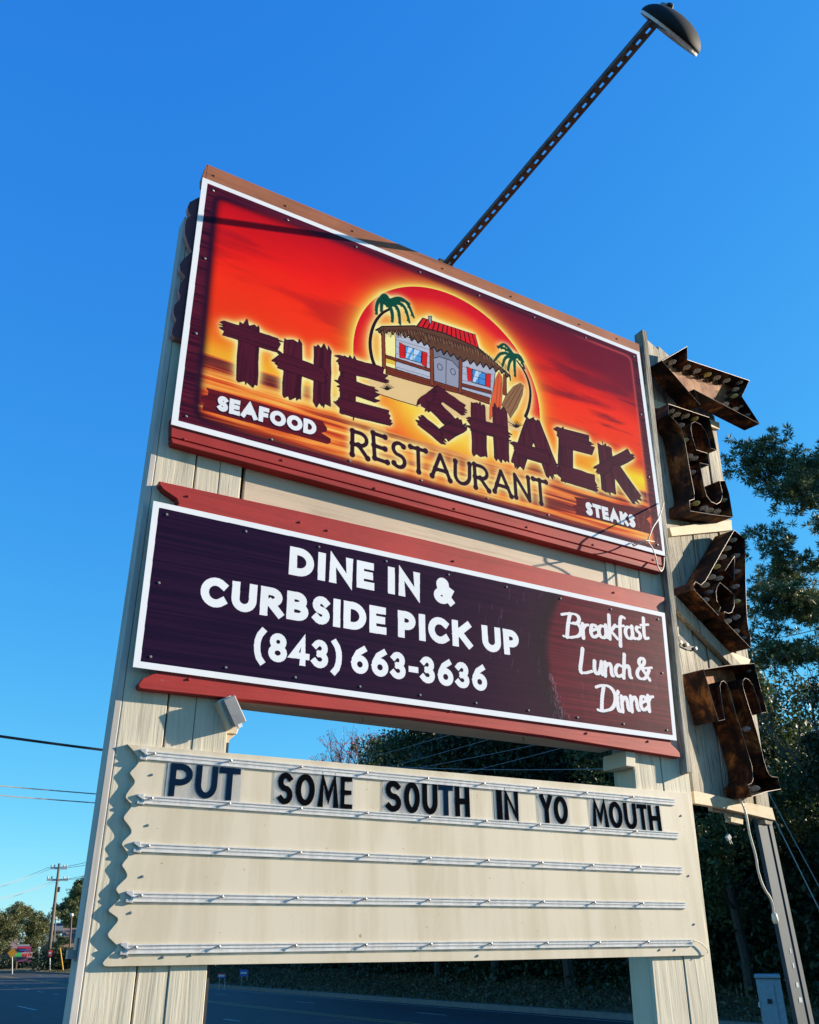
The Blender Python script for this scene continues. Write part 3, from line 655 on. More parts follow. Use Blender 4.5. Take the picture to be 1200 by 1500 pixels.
def script(s, a, b, cap, t=.010, slant=.12):
    A_ = np.array(XZ(*a)); B_ = np.array(XZ(*b)); H = np.linalg.norm(np.array(XZ(*cap))-A_); L = np.linalg.norm(B_-A_); ux = (B_-A_)/L; uz = np.array([-ux[1], ux[0]])
    tot = sum(SC[c][0] if c != ' ' else .16 for c in s); k = L/tot; x = 0
    for c in s:
        if c == ' ': x += .16; continue
        for pl in SC[c][1]:
            q = dense([A_+ux*((x+p[0]+slant*p[1]*.9)*k)+uz*(p[1]*H*(1.0 if p[1] > .55 else 1.12)) for p in pl]); 
            for a_, b_ in zip(q[:-1], q[1:]):
                dv = np.array(b_)-np.array(a_); vv = abs(dv[1])/(np.linalg.norm(dv)+1e-9); cv.brush(scr, [a_, b_], t*(.60+.75*vv))
        x += SC[c][0]
script('Breakfast', z7(628, 418), z7(960, 428), z7(640, 330), .0165)
script('Lunch &', z7(680, 560), z7(972, 592), z7(690, 470), .0165)
script('Dinner', z7(765, 715), z7(985, 712), z7(768, 612), .0165)
cv.blend(np.roll(np.roll(scr, -5, 0), -4, 1), (26, 8, 30)); cv.blend(scr, (244, 240, 244))
q = [np.array(p) for p in LQ]; cw = cv.new()
for a, b in ((0, 1), (1, 2), (2, 3), (3, 0)): cv.stroke(cw, [q[a], q[b]], .042)
cv.blend(cw, (244, 246, 250))
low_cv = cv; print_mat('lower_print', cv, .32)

# ------------------------------------------------------------------ ground, road
def kind(o, k): o['kind'] = k; return o
def sheet(name, pts, z, mat):
    return kind(mesh(name, [(x, y, z) for x, y in pts], [tuple(range(len(pts)))], mat), 'structure')
def asphalt():
    m, nt, b = new_mat('asphalt'); v = coords(nt); n = noise(nt, v, 60, 8, .8); big = noise(nt, coords(nt, (.9, .06, 1)), 1.5, 6)
    r = ramp(nt, [(.35, (.012, .014, .017)), (.65, (.026, .030, .036))]); nt.links.new(n, r.inputs[0]); r2 = ramp(nt, [(.35, (.65, .68, .72)), (.65, (1.15, 1.15, 1.15))]); nt.links.new(big, r2.inputs[0])
    nt.links.new(mixc(nt, 1, r.outputs[0], r2.outputs[0], 'MULTIPLY'), b.inputs['Base Color']); b.inputs['Roughness'].default_value = .75; bump(nt, b, n, .5, .01)
def soil():
    m, nt, b = new_mat('verge_soil'); v = coords(nt); n = noise(nt, v, 5, 9, .75); n2 = noise(nt, v, .35, 5)
    r = ramp(nt, [(.3, (.03, .025, .014)), (.5, (.075, .062, .032)), (.7, (.15, .12, .07))]); nt.links.new(n, r.inputs[0]); r2 = ramp(nt, [(.4, (.75, .95, .6)), (.6, (1.1, 1, .9))]); nt.links.new(n2, r2.inputs[0])
    nt.links.new(mixc(nt, 1, r.outputs[0], r2.outputs[0], 'MULTIPLY'), b.inputs['Base Color']); b.inputs['Roughness'].default_value = .95; bump(nt, b, n, .8, .05)
asphalt(); soil()
plain('concrete', (.13, .13, .125), .85, var=.15, sc=6); plain('yellow_line', (.28, .19, .05), .7, var=.2, sc=30); plain('white_line', (.30, .30, .30), .7, var=.2, sc=30)
sheet('ground', [(-1500, -1500), (1500, -1500), (1500, 1500), (-1500, 1500)], -.14, M['verge_soil'])
edge = [(16.6, -60), (16.3, 5), (15.9, 15.4), (15.3, 25), (14.5, 42), (14.2, 60), (14.1, 74), (12.6, 84), (9.0, 92), (0, 97), (-60, 99)]
near = [(2.2, -60), (2.2, 5), (1.6, 15), (.6, 30), (-.4, 50), (-1.5, 80), (-3, 84), (-60, 86)]
sheet('road', [(x+.02, y) for x, y in near]+[(x, y) for x, y in edge[::-1]], -.004, M['asphalt'])
sheet('parking_lot', [(-30, -30), (2.2, -30), (2.2, 4.9), (1.6, 15), (.6, 30), (-30, 32)], 0.002, M['asphalt'])
# far kerb and verge
kb = MB()
for (a, b) in zip(edge[:-1], edge[1:]): kb.beam((a[0]+.08, a[1], .06), (b[0]+.08, b[1], .06), .16, .14)
kind(kb.build('kerb', M['concrete']), 'structure')
vg = [(x+.16, y) for x, y in edge]; n = len(vg)
v = []; f = []; offs = (0, .8, 1.6, 2.4, 3.3, 4.5, 6, 9, 16, 30, 60)
def verge_z(o, y): return .12+.55*min(1, o/4.5)**1.3*(1 if y < 55 else max(.15, 1-(y-55)/20))
rv = random.Random(2)
ys = []
for (a, b) in zip(vg[:-1], vg[1:]):
    m = max(1, int(math.hypot(a[0]-b[0], a[1]-b[1])/1.2))
    for i in range(m): ys.append((a[0]+(b[0]-a[0])*i/m, a[1]+(b[1]-a[1])*i/m, b[0]-a[0], b[1]-a[1]))
for (x, y, dx, dy) in ys:
    L = math.hypot(dx, dy); nx, ny = dy/L, -dx/L
    for o_ in offs: v.append((x+nx*o_, y+ny*o_, verge_z(o_, y)+(rv.uniform(-.07, .07) if o_ > 0 else 0)))
k = len(offs)
for i in range(len(ys)-1):
    for j in range(k-1): f.append((i*k+j, i*k+j+1, (i+1)*k+j+1, (i+1)*k+j))
kind(mesh('verge', v, f, M['verge_soil'], smooth=True), 'structure')
def along(y, off):  # x on the road measured from the far kerb line
    xs = [p[0] for p in edge]; yy = [p[1] for p in edge]
    return float(np.interp(y, yy, xs))+off
mk = MB()
for s_ in (0, .28):
    for y in np.arange(-20, 78, 2.0): mk.add([(along(y, -4.75)+s_, y, 0), (along(y, -4.75)+s_+.11, y, 0), (along(y+2.0, -4.75)+s_+.11, y+2.0, 0), (along(y+2.0, -4.75)+s_, y+2.0, 0)], [(0, 1, 2, 3)])
kind(mk.build('yellow_centre_line', M['yellow_line']), 'structure')
mk = MB()
for off, L, gap_ in ((-7.4, 1.0, 2.1), (-10.4, 2.8, 7.0), (-2.3, 1.4, 6)):
    y = -10.0
    while y < 80: mk.add([(along(y, off), y, .001), (along(y, off)+.11, y, .001), (along(y+L, off)+.11, y+L, .001), (along(y+L, off), y+L, .001)], [(0, 1, 2, 3)]); y += L+gap_
for y in np.arange(-20, 76, 2.0): mk.add([(along(y, -.5), y, .001), (along(y, -.5)+.1, y, .001), (along(y+2, -.5)+.1, y+2, .001), (along(y+2, -.5), y+2, .001)], [(0, 1, 2, 3)])
kind(mk.build('white_lane_marking', M['white_line']), 'structure')

# ------------------------------------------------------------------ sign posts
def edge_x(p1, p2, y):
    a = XZ(*p1, y); b = XZ(*p2, y); return lambda z: a[0]+(b[0]-a[0])*(z-a[1])/(b[1]-a[1])
def plank(name, lf, rf, z0, z1, y0, y1, mat, parent, seed=0, topcut=0):
    poly = [(lf(z0), z0), (rf(z0), z0), (rf(z1), z1-topcut), (lf(z1), z1)]
    return MB().prism(poly, y0, y1).build(name, mat, parent, bevel=.0025)
C_ = lambda c: (lambda z: c)
left = empty('sign_post', (.15, .1, 0), 'cream painted wooden post carrying the left ends of the sign boards', 'post', 'posts of the roadside sign')
plank('plank', C_(-.0225), C_(.1165), -.1, 4.27, .043, .088, M['cream_wood'], left)
plank('plank', C_(.1225), C_(.209), -.1, 4.22, .045, .088, M['cream_wood'], left)
plank('plank', C_(.2105), C_(.321), -.1, 3.0, .043, .088, M['cream_wood'], left)
plank('plank', C_(.2105), C_(.292), 3.003, 4.22, .044, .088, M['cream_wood'], left)
plank('side_board', C_(-.046), C_(-.024), -.1, 4.30, .042, .120, M['shaded_side_wood'], left)
plank('core', C_(.0), C_(.325), -.1, 4.15, .090, .130, M['dark_metal'], left)
plank('gap_shade_strip', C_(.30), C_(.345), 2.95, 3.40, .092, .12, M['dark_metal'], left)  # dark strip added so the gap beside the fascia reads as shade
MB().box(.322, .335, .06, .10, -.1, 2.2).build('steel_strap', M['dark_metal'], left)
# bracket on the outer side
MB().box(-.070, -.047, .06, .085, 1.580, 1.602).box(-.052, -.047, .055, .09, 1.575, 1.632).build('bracket', M['box_grey'], left)
right = empty('sign_post', (2.2, .1, 0), 'cream painted wooden post carrying the right ends of the sign boards', 'post', 'posts of the roadside sign')
rl = edge_x((928, 1130), (957, 1450), .05); rg = edge_x((967.5, 1130), (1004, 1450), .05); rr2 = edge_x((1009, 1150), (1044.5, 1450), .05)
plank('plank', rl, lambda z: rg(z)-.002, -.1, 3.4, .043, .17, M['cream_wood'], right)
plank('plank', lambda z: rg(z)+.003, rr2, -.1, 3.6, .041, .17, M['cream_wood'], right)
plank('plank', lambda z: rl(z)-.06, lambda z: rl(z)-.012, 2.99, 3.4, .044, .09, M['cream_wood'], right)
# stepped cap below the beam
MB().prism([XZ(x, y, .03) for x, y in ((917, 1100), (931, 1102), (931, 1124), (917, 1122))], .03, .172).build('cap_block', M['cream_paint'], right, bevel=.003)

# ------------------------------------------------------------------ cream fascia and beam
beam = empty('cross_beam', (1.2, .12, 2.35), 'cream painted beam spanning the posts behind the red lower trim', 'beam')
zb = XZ(600, 1049, .01)[1]
MB().box(.30, 2.05, .045, .20, zb-.002, zb+.07).build('beam_board', M['cream_wood_flat'], beam, bevel=.003)
MB().box(.30, 2.05, .202, .235, zb+.012, zb+.14).build('beam_board', M['cream_wood_flat'], beam, bevel=.003)
for px_ in (530, 765):
    h = XZ(px_, 1058, .1); MB().tube([(h[0], .1, zb), (h[0]+.004, .1, zb-.02), (h[0]-.006, .1, zb-.026), (h[0]-.008, .1, zb-.016)], .0022, 6).build('hook', M['steel_lip'], beam)
fx0 = XZ(359, 700, .05)[0]; fx1 = XZ(905, 850, .05)[0]
fas = tag(MB().box(fx0, fx1, .050, .075, 2.90, 3.42).build('fascia_board', M['cream_wood_flat'], None, bevel=.002), 'tan board showing between the sunset sign and the dark sign below', 'board')

# ------------------------------------------------------------------ main signboard
ms = empty('signboard', (1.22, 0, 3.283), 'large sunset coloured signboard with a beach hut reading THE SHACK RESTAURANT', 'sign')
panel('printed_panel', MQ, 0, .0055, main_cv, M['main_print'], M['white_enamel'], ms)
px = lambda pts, y: [XZ(a, b, y) for a, b in pts]
MB().prism(px([(303.5, 240), (937, 504), (944, 560), (296, 300)], .008), .008, .050).build('top_trim', M['brown_trim'], ms, bevel=.003)
MB().prism(px([(297, 257), (303, 240), (303.6, 268), (297, 268)], .009), .0085, .051).build('end_trim', M['brown_trim'], ms)
MB().prism(px([(251.5, 610), (976, 802), (972, 829.3), (250.6, 639.3)], .007), .007, .050).build('bottom_trim', M['red_paint'], ms, bevel=.002)
MB().prism(px([(250.4, 641), (972, 831), (970, 838.5), (252.5, 648.5)], .004), .004, .050).build('lower_lip', M['red_paint'], ms, bevel=.002)
def screw(pt, y, parent, r=.006, mat='screw_metal'):
    r *= .72
    return MB().lathe([(0.0001, .003), (r*.7, .003), (r, 0), (r, -.001)], (0, -1, 0), (pt[0], y, pt[1]), 8).build('screw', M[mat], parent)
def lerp2(a, b, t): return (a[0]+(b[0]-a[0])*t, a[1]+(b[1]-a[1])*t)
ins_ = .05
qi = [(MQ[0][0]+ins_, MQ[0][1]-ins_), (MQ[1][0]-ins_, MQ[1][1]-ins_), (MQ[2][0]-ins_, MQ[2][1]+ins_), (MQ[3][0]+ins_, MQ[3][1]+ins_)]
for a, b, n_ in ((0, 1, 7), (1, 2, 3), (2, 3, 7), (3, 0, 3)):
    for i in range(n_): screw(lerp2(qi[a], qi[b], i/n_), -.0005, ms, .007)
for x, y in ((271, 643), (414, 674), (550, 715), (667, 745), (773, 772), (870, 798), (958, 820), (315, 257), (420, 301), (518, 338), (650, 393), (750, 434), (850, 475), (905, 496)): screw(XZ(x, y, .005), .0065 if y > 600 else .0075, ms, .008, 'red_paint' if y > 600 else 'brown_trim')
# scalloped board behind its left edge
scal = [(300, 285), (286, 291.5), (278, 296), (275, 303), (276, 310), (280, 316), (273, 322), (271, 331), (271, 342), (275, 356), (281, 369), (270, 378), (263.4, 387), (264, 395), (271.7, 405.5), (264, 416), (261.7, 426), (264, 433), (263, 439), (256, 446), (254, 454), (255, 461), (258, 469), (253, 480), (251.5, 489), (256, 494), (266, 496), (300, 496)]
scb = tag(MB().prism(px(scal, .014), .014, .0405).build('scalloped_board', M['shaded_red']), 'red board with a wavy edge, shade painted into its face, peeking out behind the sunset sign', 'board')
scb.data.materials.append(M['sky_lit_red'])
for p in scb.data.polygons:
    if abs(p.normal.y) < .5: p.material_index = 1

# ------------------------------------------------------------------ lower signboard
ls = empty('signboard', (1.2, 0, 2.38), 'dark purple signboard reading DINE IN & CURBSIDE PICK UP with a phone number', 'sign')
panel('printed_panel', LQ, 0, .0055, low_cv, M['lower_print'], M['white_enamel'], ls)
ut = [(233, 704.6), (430, 747), (620, 790), (800, 834), (974, 875), (973, 880), (966, 884), (961.5, 889), (963, 893), (967, 898), (960, 930), (260, 770), (258, 743), (262, 737.5), (259, 730), (250, 724), (240, 717), (234, 710)]
MB().prism(px(ut, .008), .008, .048).build('upper_trim', M['red_paint'], ls, bevel=.002)
lt = [(235, 970), (236, 984.5), (222, 988), (209, 994), (202.5, 1002), (204, 1007.5), (212, 1009), (400, 1029), (600, 1051), (800, 1078), (998, 1110), (996, 1103), (990, 1096), (983, 1090), (981, 1070)]
MB().prism(px(lt, .008), .008, .048).build('lower_trim', M['red_paint'], ls, bevel=.002)
qi = [(LQ[0][0]+.05, LQ[0][1]-.04), (LQ[1][0]-.05, LQ[1][1]-.04), (LQ[2][0]-.05, LQ[2][1]+.04), (LQ[3][0]+.05, LQ[3][1]+.04)]
for a, b, n_ in ((0, 1, 8), (1, 2, 2), (2, 3, 9), (3, 0, 2)):
    for i in range(n_): screw(lerp2(qi[a], qi[b], i/n_), -.0005, ls, .007, 'box_grey')
for x, y in ((276, 727), (440, 765), (480, 777), (665, 822), (900, 868), (277, 995), (380, 1003), (660, 1042), (860, 1074), (950, 1086)): screw(XZ(x, y, .007), .0065, ls, .007, 'red_paint')

# ------------------------------------------------------------------ letter board
lb = empty('letter_board', (1.2, .03, 1.55), 'cream changeable letter board with five clear rails and a scalloped left edge', 'letter board')
def z8(x, y): return (x*.4+80, y*.4+1060)
scl = [(265,75),(290,100),(313,135),(295,160),(273,180),(285,195),(297,215),(275,240),(257,268),(270,283),(286,300),(265,325),(249,347),(270,370),(286,398),(262,420),(243,440),(258,460),(273,485),(255,505),(245,520),(258,535),(269,560),(245,582),(222,605),(233,622),(245,637),(215,665),(193,685),(215,700),(238,717),(210,750),(190,775),(215,800),(235,818),(200,850),(175,875),(180,888),(196,890)]
pb = dense([XZ(*z8(*q), .03) for q in scl])+px([(296, 1413.5), (700, 1407.5), (1036, 1399.5), (1030, 1340), (1008, 1162), (893, 1152), (540, 1121)], .03)
MB().prism(pb, .030, .047).build('backing_board', M['board_paint'], lb, bevel=.003)
rails = [((216, 1099), (216, 1112), (990.5, 1170.5), (990.5, 1179.5)), ((212, 1165), (212, 1177), (996, 1219.5), (996, 1228.5)), ((207, 1234.5), (207, 1247.5), (1002, 1270), (1002, 1279.5)),
         ((196, 1307), (196, 1321), (1007, 1321.5), (1007, 1330.5)), ((188, 1383), (188, 1397.5), (1016, 1376), (1016, 1385.5))]
RZ = []
for (a, b, c, d) in rails:
    A_, B_, C2, D_ = [np.array(XZ(*q, .022)) for q in (a, b, c, d)]; RZ.append((A_, B_, C2, D_))
    r_ = MB().prism([A_, B_, D_, C2], .0268, .0298).build('rail', M['clear_rail'], lb)
    for f0, f1, yy in ((0.0, .14, .0235), (.40, .52, .0245), (.86, 1.0, .0235)):
        MB().prism([A_+(B_-A_)*f0, A_+(B_-A_)*f1, C2+(D_-C2)*f1, C2+(D_-C2)*f0], yy, .0267).build('rail_lip', M['clear_rail'], r_)
    # chipped clip at the left end
    MB().prism([A_+[-.022, -.003], A_+[-.02, .003], A_+[-.001, .004], B_+[-.001, -.004], B_+[-.024, -.002], B_+[-.023, .006], B_+[-.010, .008], (A_+B_)/2+[-.008, 0], A_+[-.010, -.010]], .022, .0295).build('clip', M['rail_grey'], r_, bevel=.0015)
    L = C2[0]-A_[0]; n_ = 9
    for i in range(n_):
        t_ = (i+.08)/n_*.99; p = (A_+(C2-A_)*t_+B_+(D_-B_)*t_)/2
        MB().lathe([(.0001, .0045), (.004, .004), (.0048, 0), (.0025, -.001), (.0025, -.009)], (0, -1, 0), (p[0], .017, p[1]+.004), 8).build('rail_screw', M['screw_metal'], r_, smooth=True)
for x, y in ((223, 1135), (217, 1209), (209, 1284), (192, 1337), (186, 1401), (239, 1402), (280, 1399), (700, 1400), (998, 1195), (1009, 1283), (1017, 1354), (966.5, 1391.5), (989, 1391.5)): screw(XZ(x, y, .03), .0295, lb, .006, 'box_grey')
# letter cards
words = [('PUT', [(250, 284), (288, 320), (322, 353)], 'PUT'), ('SOME', [(408, 431), (435, 463), (468, 498), (501, 518)], 'SOME'), ('SOUTH', [(566, 590), (594, 617), (621, 643), (645, 666), (669, 690)], 'SOUTH'),
         ('IN', [(730, 738), (741, 762)], 'IN'), ('YO', [(794, 812), (814, 834)], 'YO'), ('MOUTH', [(870, 893), (895, 914), (917, 935), (937, 951), (953, 970)], 'MOUTH')]
zc0 = (XZ(255, 1165.5, .018)[1]+XZ(960, 1217, .018)[1])/2
zt_ = lambda px_: np.interp(px_, [255, 420, 680, 960], [XZ(255, 1117, .018)[1], XZ(420, 1131, .018)[1], XZ(680, 1151, .018)[1], XZ(960, 1179.5, .018)[1]])
zb_ = lambda px_: np.interp(px_, [255, 420, 680, 960], [XZ(255, 1166, .018)[1], XZ(420, 1178, .018)[1], XZ(680, 1196, .018)[1], XZ(960, 1217, .018)[1]])
ordn = {0: 'first', 1: 'second', 2: 'third', 3: 'fourth', 4: 'fifth'}
py_ = lambda x: 1141+(x-265)*.0815
cr = random.Random(12)
for wi, (wd, spans, full) in enumerate(words):
    for i, (ch, (a, b)) in enumerate(zip(wd, spans)):
        ym = py_((a+b)/2); x0 = XZ(a, ym, .018)[0]; x1 = XZ(b, ym, .018)[0]; za, zb2 = float(zt_((a+b)/2)), float(zb_((a+b)/2)); H = za-zb2
        where = {'S': {'SOME': 'opening SOME', 'SOUTH': 'opening SOUTH'}, }.get(ch, {}).get(wd, '%s letter of %s' % (ordn[i], full))
        col = 'navy' if (wd in ('PUT',) or (wd == 'SOUTH' and i == 3)) else 'black'
        card = empty('letter_card', ((x0+x1)/2, .018, zb2-.03), '%s letter %s on a clear card, %s' % (col, ch, where), 'sign letter', 'letter cards of the message board')
        fr = lambda q: (q-RZ[0][1][0])/(RZ[0][3][0]-RZ[0][1][0])
        xm = (x0+x1)/2; rt = RZ[0][1][1]+(RZ[0][3][1]-RZ[0][1][1])*fr(xm); rb = RZ[1][0][1]+(RZ[1][2][1]-RZ[1][0][1])*fr(xm)
        tl = cr.uniform(-.002, .002)
        MB().prism([(x0-.010, rb-.006), (x1+.010, rb-.006), (x1+.010+tl, rt+.006), (x0-.010+tl, rt+.006)], .0272, .0282).build('clear_sheet', M['clear_card'], card)
        t = min(H*.185, (x1-x0)*.33) if ch != 'I' else (x1-x0)
        w_, st = GL[ch]; mb = MB(); W = x1-x0
        for si, pl in enumerate(st):
            q = [(x0+t/2+x*max(0, W-t), zb2+t/2+z*(H-t)) for x, z in pl]
            Lr, Rr = ribbon(q, t, True); yy = .0262-.00025*si
            v = []; f = []
            for l_, r__ in zip(Lr, Rr): v += [(l_[0], yy, l_[1]), (r__[0], yy, r__[1]), (l_[0], .0270, l_[1]), (r__[0], .0270, r__[1])]
            for j in range(len(Lr)-1):
                a_ = j*4; f += [(a_, a_+1, a_+5, a_+4), (a_, a_+4, a_+6, a_+2), (a_+1, a_+3, a_+7, a_+5)]
            m_ = len(Lr)-1; f += [(0, 2, 3, 1), (m_*4, m_*4+1, m_*4+3, m_*4+2)]
            mb.add(v, f)
        mb.build('glyph', M['glyph_navy' if col == 'navy' else 'glyph_black'], card)

# ------------------------------------------------------------------ plank board with the marquee letters (turned a little to the right)
TA = math.radians(12); BD = np.array([-math.sin(TA), math.cos(TA), 0.0]); TX = np.array([math.cos(TA), math.sin(TA), 0.0])
X0 = np.array([2.49, .125, 0.0])
def UP(px_, py_, s):
    d = ray(px_, py_); t = (s-BD @ (CAM-X0))/(BD @ d); return CAM+t*d
def AB(px_, py_, s=0.0):
    p = UP(px_, py_, s)-X0; return (float(p @ TX), float(p[2]))
class TB(MB):
    "same builder in the turned frame: x along the board, y = depth behind its face"
    def build(s, *a, **k):
        s.v = [tuple(X0+TX*v[0]+BD*v[1]+np.array([0, 0, v[2]])) for v in s.v]; return MB.build(s, *a, **k)
ab = lambda pts, s=0.0: [AB(x, y, s) for x, y in pts]
pbd = empty('plank_board', (2.7, .1, 2.1), 'weathered grey plank board behind the rusty marquee letters', 'board')
lx = edge_x((948, 490), (1014, 1150), .02)
L0_ = AB(950, 560); L1_ = AB(1016, 1165); R0_ = AB(1050, 627); R1_ = AB(1131.5, 1200)
ln = lambda a, b: (lambda z: a[0]+(b[0]-a[0])*(z-a[1])/(b[1]-a[1]))
LF, RF = ln(L0_, L1_), ln(R0_, R1_)
tops = [AB(957, 503)[1], AB(970, 509)[1], AB(983, 520)[1], AB(1010, 560)[1], AB(1038, 600)[1]]
bots = [AB(1030, 1176)[1], AB(1060, 1190)[1], AB(1080, 1200)[1], AB(1100, 1197)[1], AB(1125, 1202)[1]]
fr = [0, .22, .40, .60, .80, 1.0]
for i in range(5):
    f0, f1 = fr[i]+.008, fr[i+1]-.008; z0_, z1_ = bots[i], tops[i]; y_ = (0, .006, .002, .008, .001)[i]
    g0 = lambda z, f=f0: LF(z)+(RF(z)-LF(z))*f; g1 = lambda z, f=f1: LF(z)+(RF(z)-LF(z))*f
    TB().prism([(g0(z0_), z0_), (g1(z0_), z0_), (g1(z1_), z1_-.02), (g0(z1_), z1_)], y_, y_+.022).build('plank', M['barn_wood'], pbd, bevel=.002)
TB().prism(ab([(985, 600), (1040, 600), (1120, 1190), (1050, 1180)], .03), .035, .05).build('back_sheet', M['dark_metal'], pbd)
def cleat(pts, y0, y1, name='cleat', mat='pale_lumber'): return TB().prism(ab(pts, y0), y0, y1).build(name, M[mat], pbd, bevel=.002)
cleat([(980.7, 772.7), (1071.8, 761.3), (1073, 776.5), (984.5, 785.4)], -.022, -.001)
cleat([(960, 586), (1054, 619), (1054.5, 629), (962, 597)], -.022, -.001)
cleat([(990, 872), (1086, 973), (1072, 974.5), (991, 892)], -.03, -.001, 'diagonal_brace', 'barn_wood')
cleat([(1060, 950), (1100, 966), (1097, 975), (1072, 973)], -.012, -.001)  # pale piece whose colour stands for the sunlit tip of the diagonal brace
cleat([(1016, 1159), (1023, 1159.5), (1131.5, 1183.5), (1136.5, 1202), (1057, 1183.5), (1018, 1177)], -.03, -.002)
cleat([(1071, 1195), (1089, 1199), (1089, 1208), (1071, 1204)], .0, .03, 'cleat_end')
cleat([(1120, 1200), (1133, 1203), (1131, 1209), (1122, 1207)], -.02, .02, 'cleat_end', 'barn_wood')
# narrow board on edge between the sign and the planks
a_, b_ = XZ(940.5, 482.5, .0), XZ(1007, 1132, .0); c_, d_ = XZ(947.5, 485, .0), XZ(1015, 1132, .0)
eb = tag(MB().prism([a_, c_, d_, b_], .0, .062).build('edge_board', M['barn_wood'], None, bevel=.002), 'narrow grey board on edge between the painted signs and the planks', 'board')
# hinge plate
hp = empty('hinge_plate', UP(1005, 940, 0), 'small black bolted plate on the planks below the tilted letter A', 'bracket')
TB().prism(ab([(994, 931), (1001, 934), (1008, 945), (1020, 948), (1021, 953), (1008, 952), (997, 947)], -.006), -.006, -.001).build('plate', M['dark_metal'], hp)
for q in ((997, 941), (1006, 944.5), (1019, 950)):
    p = UP(*q, -.012); MB().lathe([(.0001, .008), (.008, .006), (.009, 0), (.009, -.006)], tuple(-BD), p, 8).build('bolt', M['screw_metal'], hp)

def bulb(p, parent, mat='bulb_glass', k=.72):
    p = np.array(p)
    b = MB().lathe([(a*k, b*k) for a, b in ((.009, -.045), (.010, -.030), (.017, -.018), (.0195, -.004), (.017, .012), (.010, .024), (.003, .031), (.0001, .032))], tuple(-BD+np.array([0, 0, -.05])), p, 10).build('bulb', M[mat], parent, smooth=True)
    MB().lathe([(.010, -.060), (.010, -.028), (.007, -.026)], tuple(-BD+np.array([0, 0, -.05])), p, 8).build('socket', M['dark_metal'], b)
def can(label, cat, outline, holes, s0, s1, bulbs, face='rusty_steel', base=None, back_parts=()):
    q = ab(outline, s0); base = X0+TX*np.mean([a for a, _ in q])+BD*s1+np.array([0, 0, min(z for _, z in q)])
    c = empty('marquee_letter' if cat != 'arrow sign' else 'arrow_sign', base, label, cat)
    def wall(poly, nm):
        n_ = len(poly); v = [(x, s0, z) for x, z in poly]+[(x, s1, z) for x, z in poly]; f = [(i, (i+1) % n_, (i+1) % n_+n_, i+n_) for i in range(n_)]
        o = TB().add(v, f).build(nm, M['rusty_steel'], c); so_ = o.modifiers.new('sheet', 'SOLIDIFY'); so_.thickness = .003; so_.offset = 0
        mb = TB(); mb.tube([(x, s0-.0005, z) for x, z in poly]+[(poly[0][0], s0-.0005, poly[0][1])], .0013, 5, False); mb.build('folded_lip', M['steel_lip'], c)  # edge tube in paler steel, its tone giving the rim a slight highlight
    wall(q, 'side_wall')
    hs_ = [ab(h, s0) for h in holes]
    for h in hs_: wall(h, 'inner_wall')
    # back sheet: fill outline minus holes
    bm = bmesh.new(); es = []
    for poly in [q]+hs_:
        vs = [bm.verts.new((x, s1-.004, z)) for x, z in poly]; es += [bm.edges.new((vs[i], vs[(i+1) % len(vs)])) for i in range(len(vs))]
    bmesh.ops.triangle_fill(bm, use_beauty=True, use_dissolve=False, edges=es); bm.verts.index_update()
    tb = TB().add([tuple(v.co) for v in bm.verts], [tuple(v.index for v in f.verts) for f in bm.faces]); bm.free()
    o = tb.build('back_face', M[face], c); so_ = o.modifiers.new('sheet', 'SOLIDIFY'); so_.thickness = .003; so_.offset = 0
    for k, b_ in enumerate(bulbs): bulb(UP(b_[0], b_[1], s0+.035), c, 'bulb_yellow' if (k % 5 == 3) else 'bulb_glass')
    return c
r4 = lambda x, y: (x/6+920, y/6+460)
ARR = [r4(*q) for q in ((300,412),(520,285),(520,402),(1068,585),(1000,725),(1158,965),(580,662),(635,800))]
can('rusty arrow sign with a row of bulbs, mounted above the letter E', 'arrow sign', ARR, [], -.15, -.045,
    [r4(*q) for q in ((395,420),(522,465),(612,497),(705,530),(788,558),(872,582),(980,602),(950,660),(940,718),(1000,805),(1050,888),(945,835),(860,792))], 'rusty_face')
EE = [(979,591.6),(1039,611.5),(1050,659),(1041.3,656.7),(1038,643),(1034,632),(1027,622),(1018,617.5),(1013,620),(1012,628),(1014,640),(1020,659),(1036,664),(1039,681),(1025,678),(1028,694),(1031,711),(1035,726),(1041.5,734.8),(1050,738.5),(1055.5,735),(1058,728),(1057.5,718),(1054,704.5),(1062,704),(1068,723),(1073.6,757.5),(1042,753.5),(1011,748.6),(1010,733.5),(1017,731),(1017,722),(1009,680),(1003.5,647),(999,630),(992,619.5),(979.5,607)]
can('rusty marquee letter E with glass bulbs, upper letter on the planks', 'marquee letter', EE, [], -.125, -.004,
    [(983,602),(992,607),(1005,609),(1018,613),(998,623),(1034,617),(1038,634),(1042,652),(1004,645),(1010,668),(1018,671),(1033,673),(1014,692),(1020,737),(1032,744),(1040,747),(1051,749),(1066,751),(1061,733),(1059,712)])
AA = [(1075.5,776.5),(1091.5,790),(1092.2,853),(1093.5,890),(1095,912),(1097,925),(1099.5,933),(1099.5,949),(1080,929),(1061.3,909.5),(1060.8,896),(1067,898.5),(1072,897),(1075.5,888),(1075.8,872),(1066,863),(1054.7,853.3),(1050.5,860),(1048.8,868),(1050,880),(1055.5,889.3),(1052,901.3),(1034,882),(1016.5,864),(1016.5,856),(1019,852),(1026.7,857),(1033.3,851),(1054,814)]
can('rusty marquee letter A tilted to the right, between the E and the T', 'marquee letter', AA, [[(1076,814.7),(1075.7,849.3),(1062,836)]], -.125, -.008,
    [(1074,791),(1066,803),(1059,816),(1050,830),(1043,845),(1054,847),(1034,857),(1040,868),(1047,890),(1033,879),(1079,814),(1079,837),(1078,859),(1079,881),(1079,904),(1078,925),(1066,910),(1091,935)])
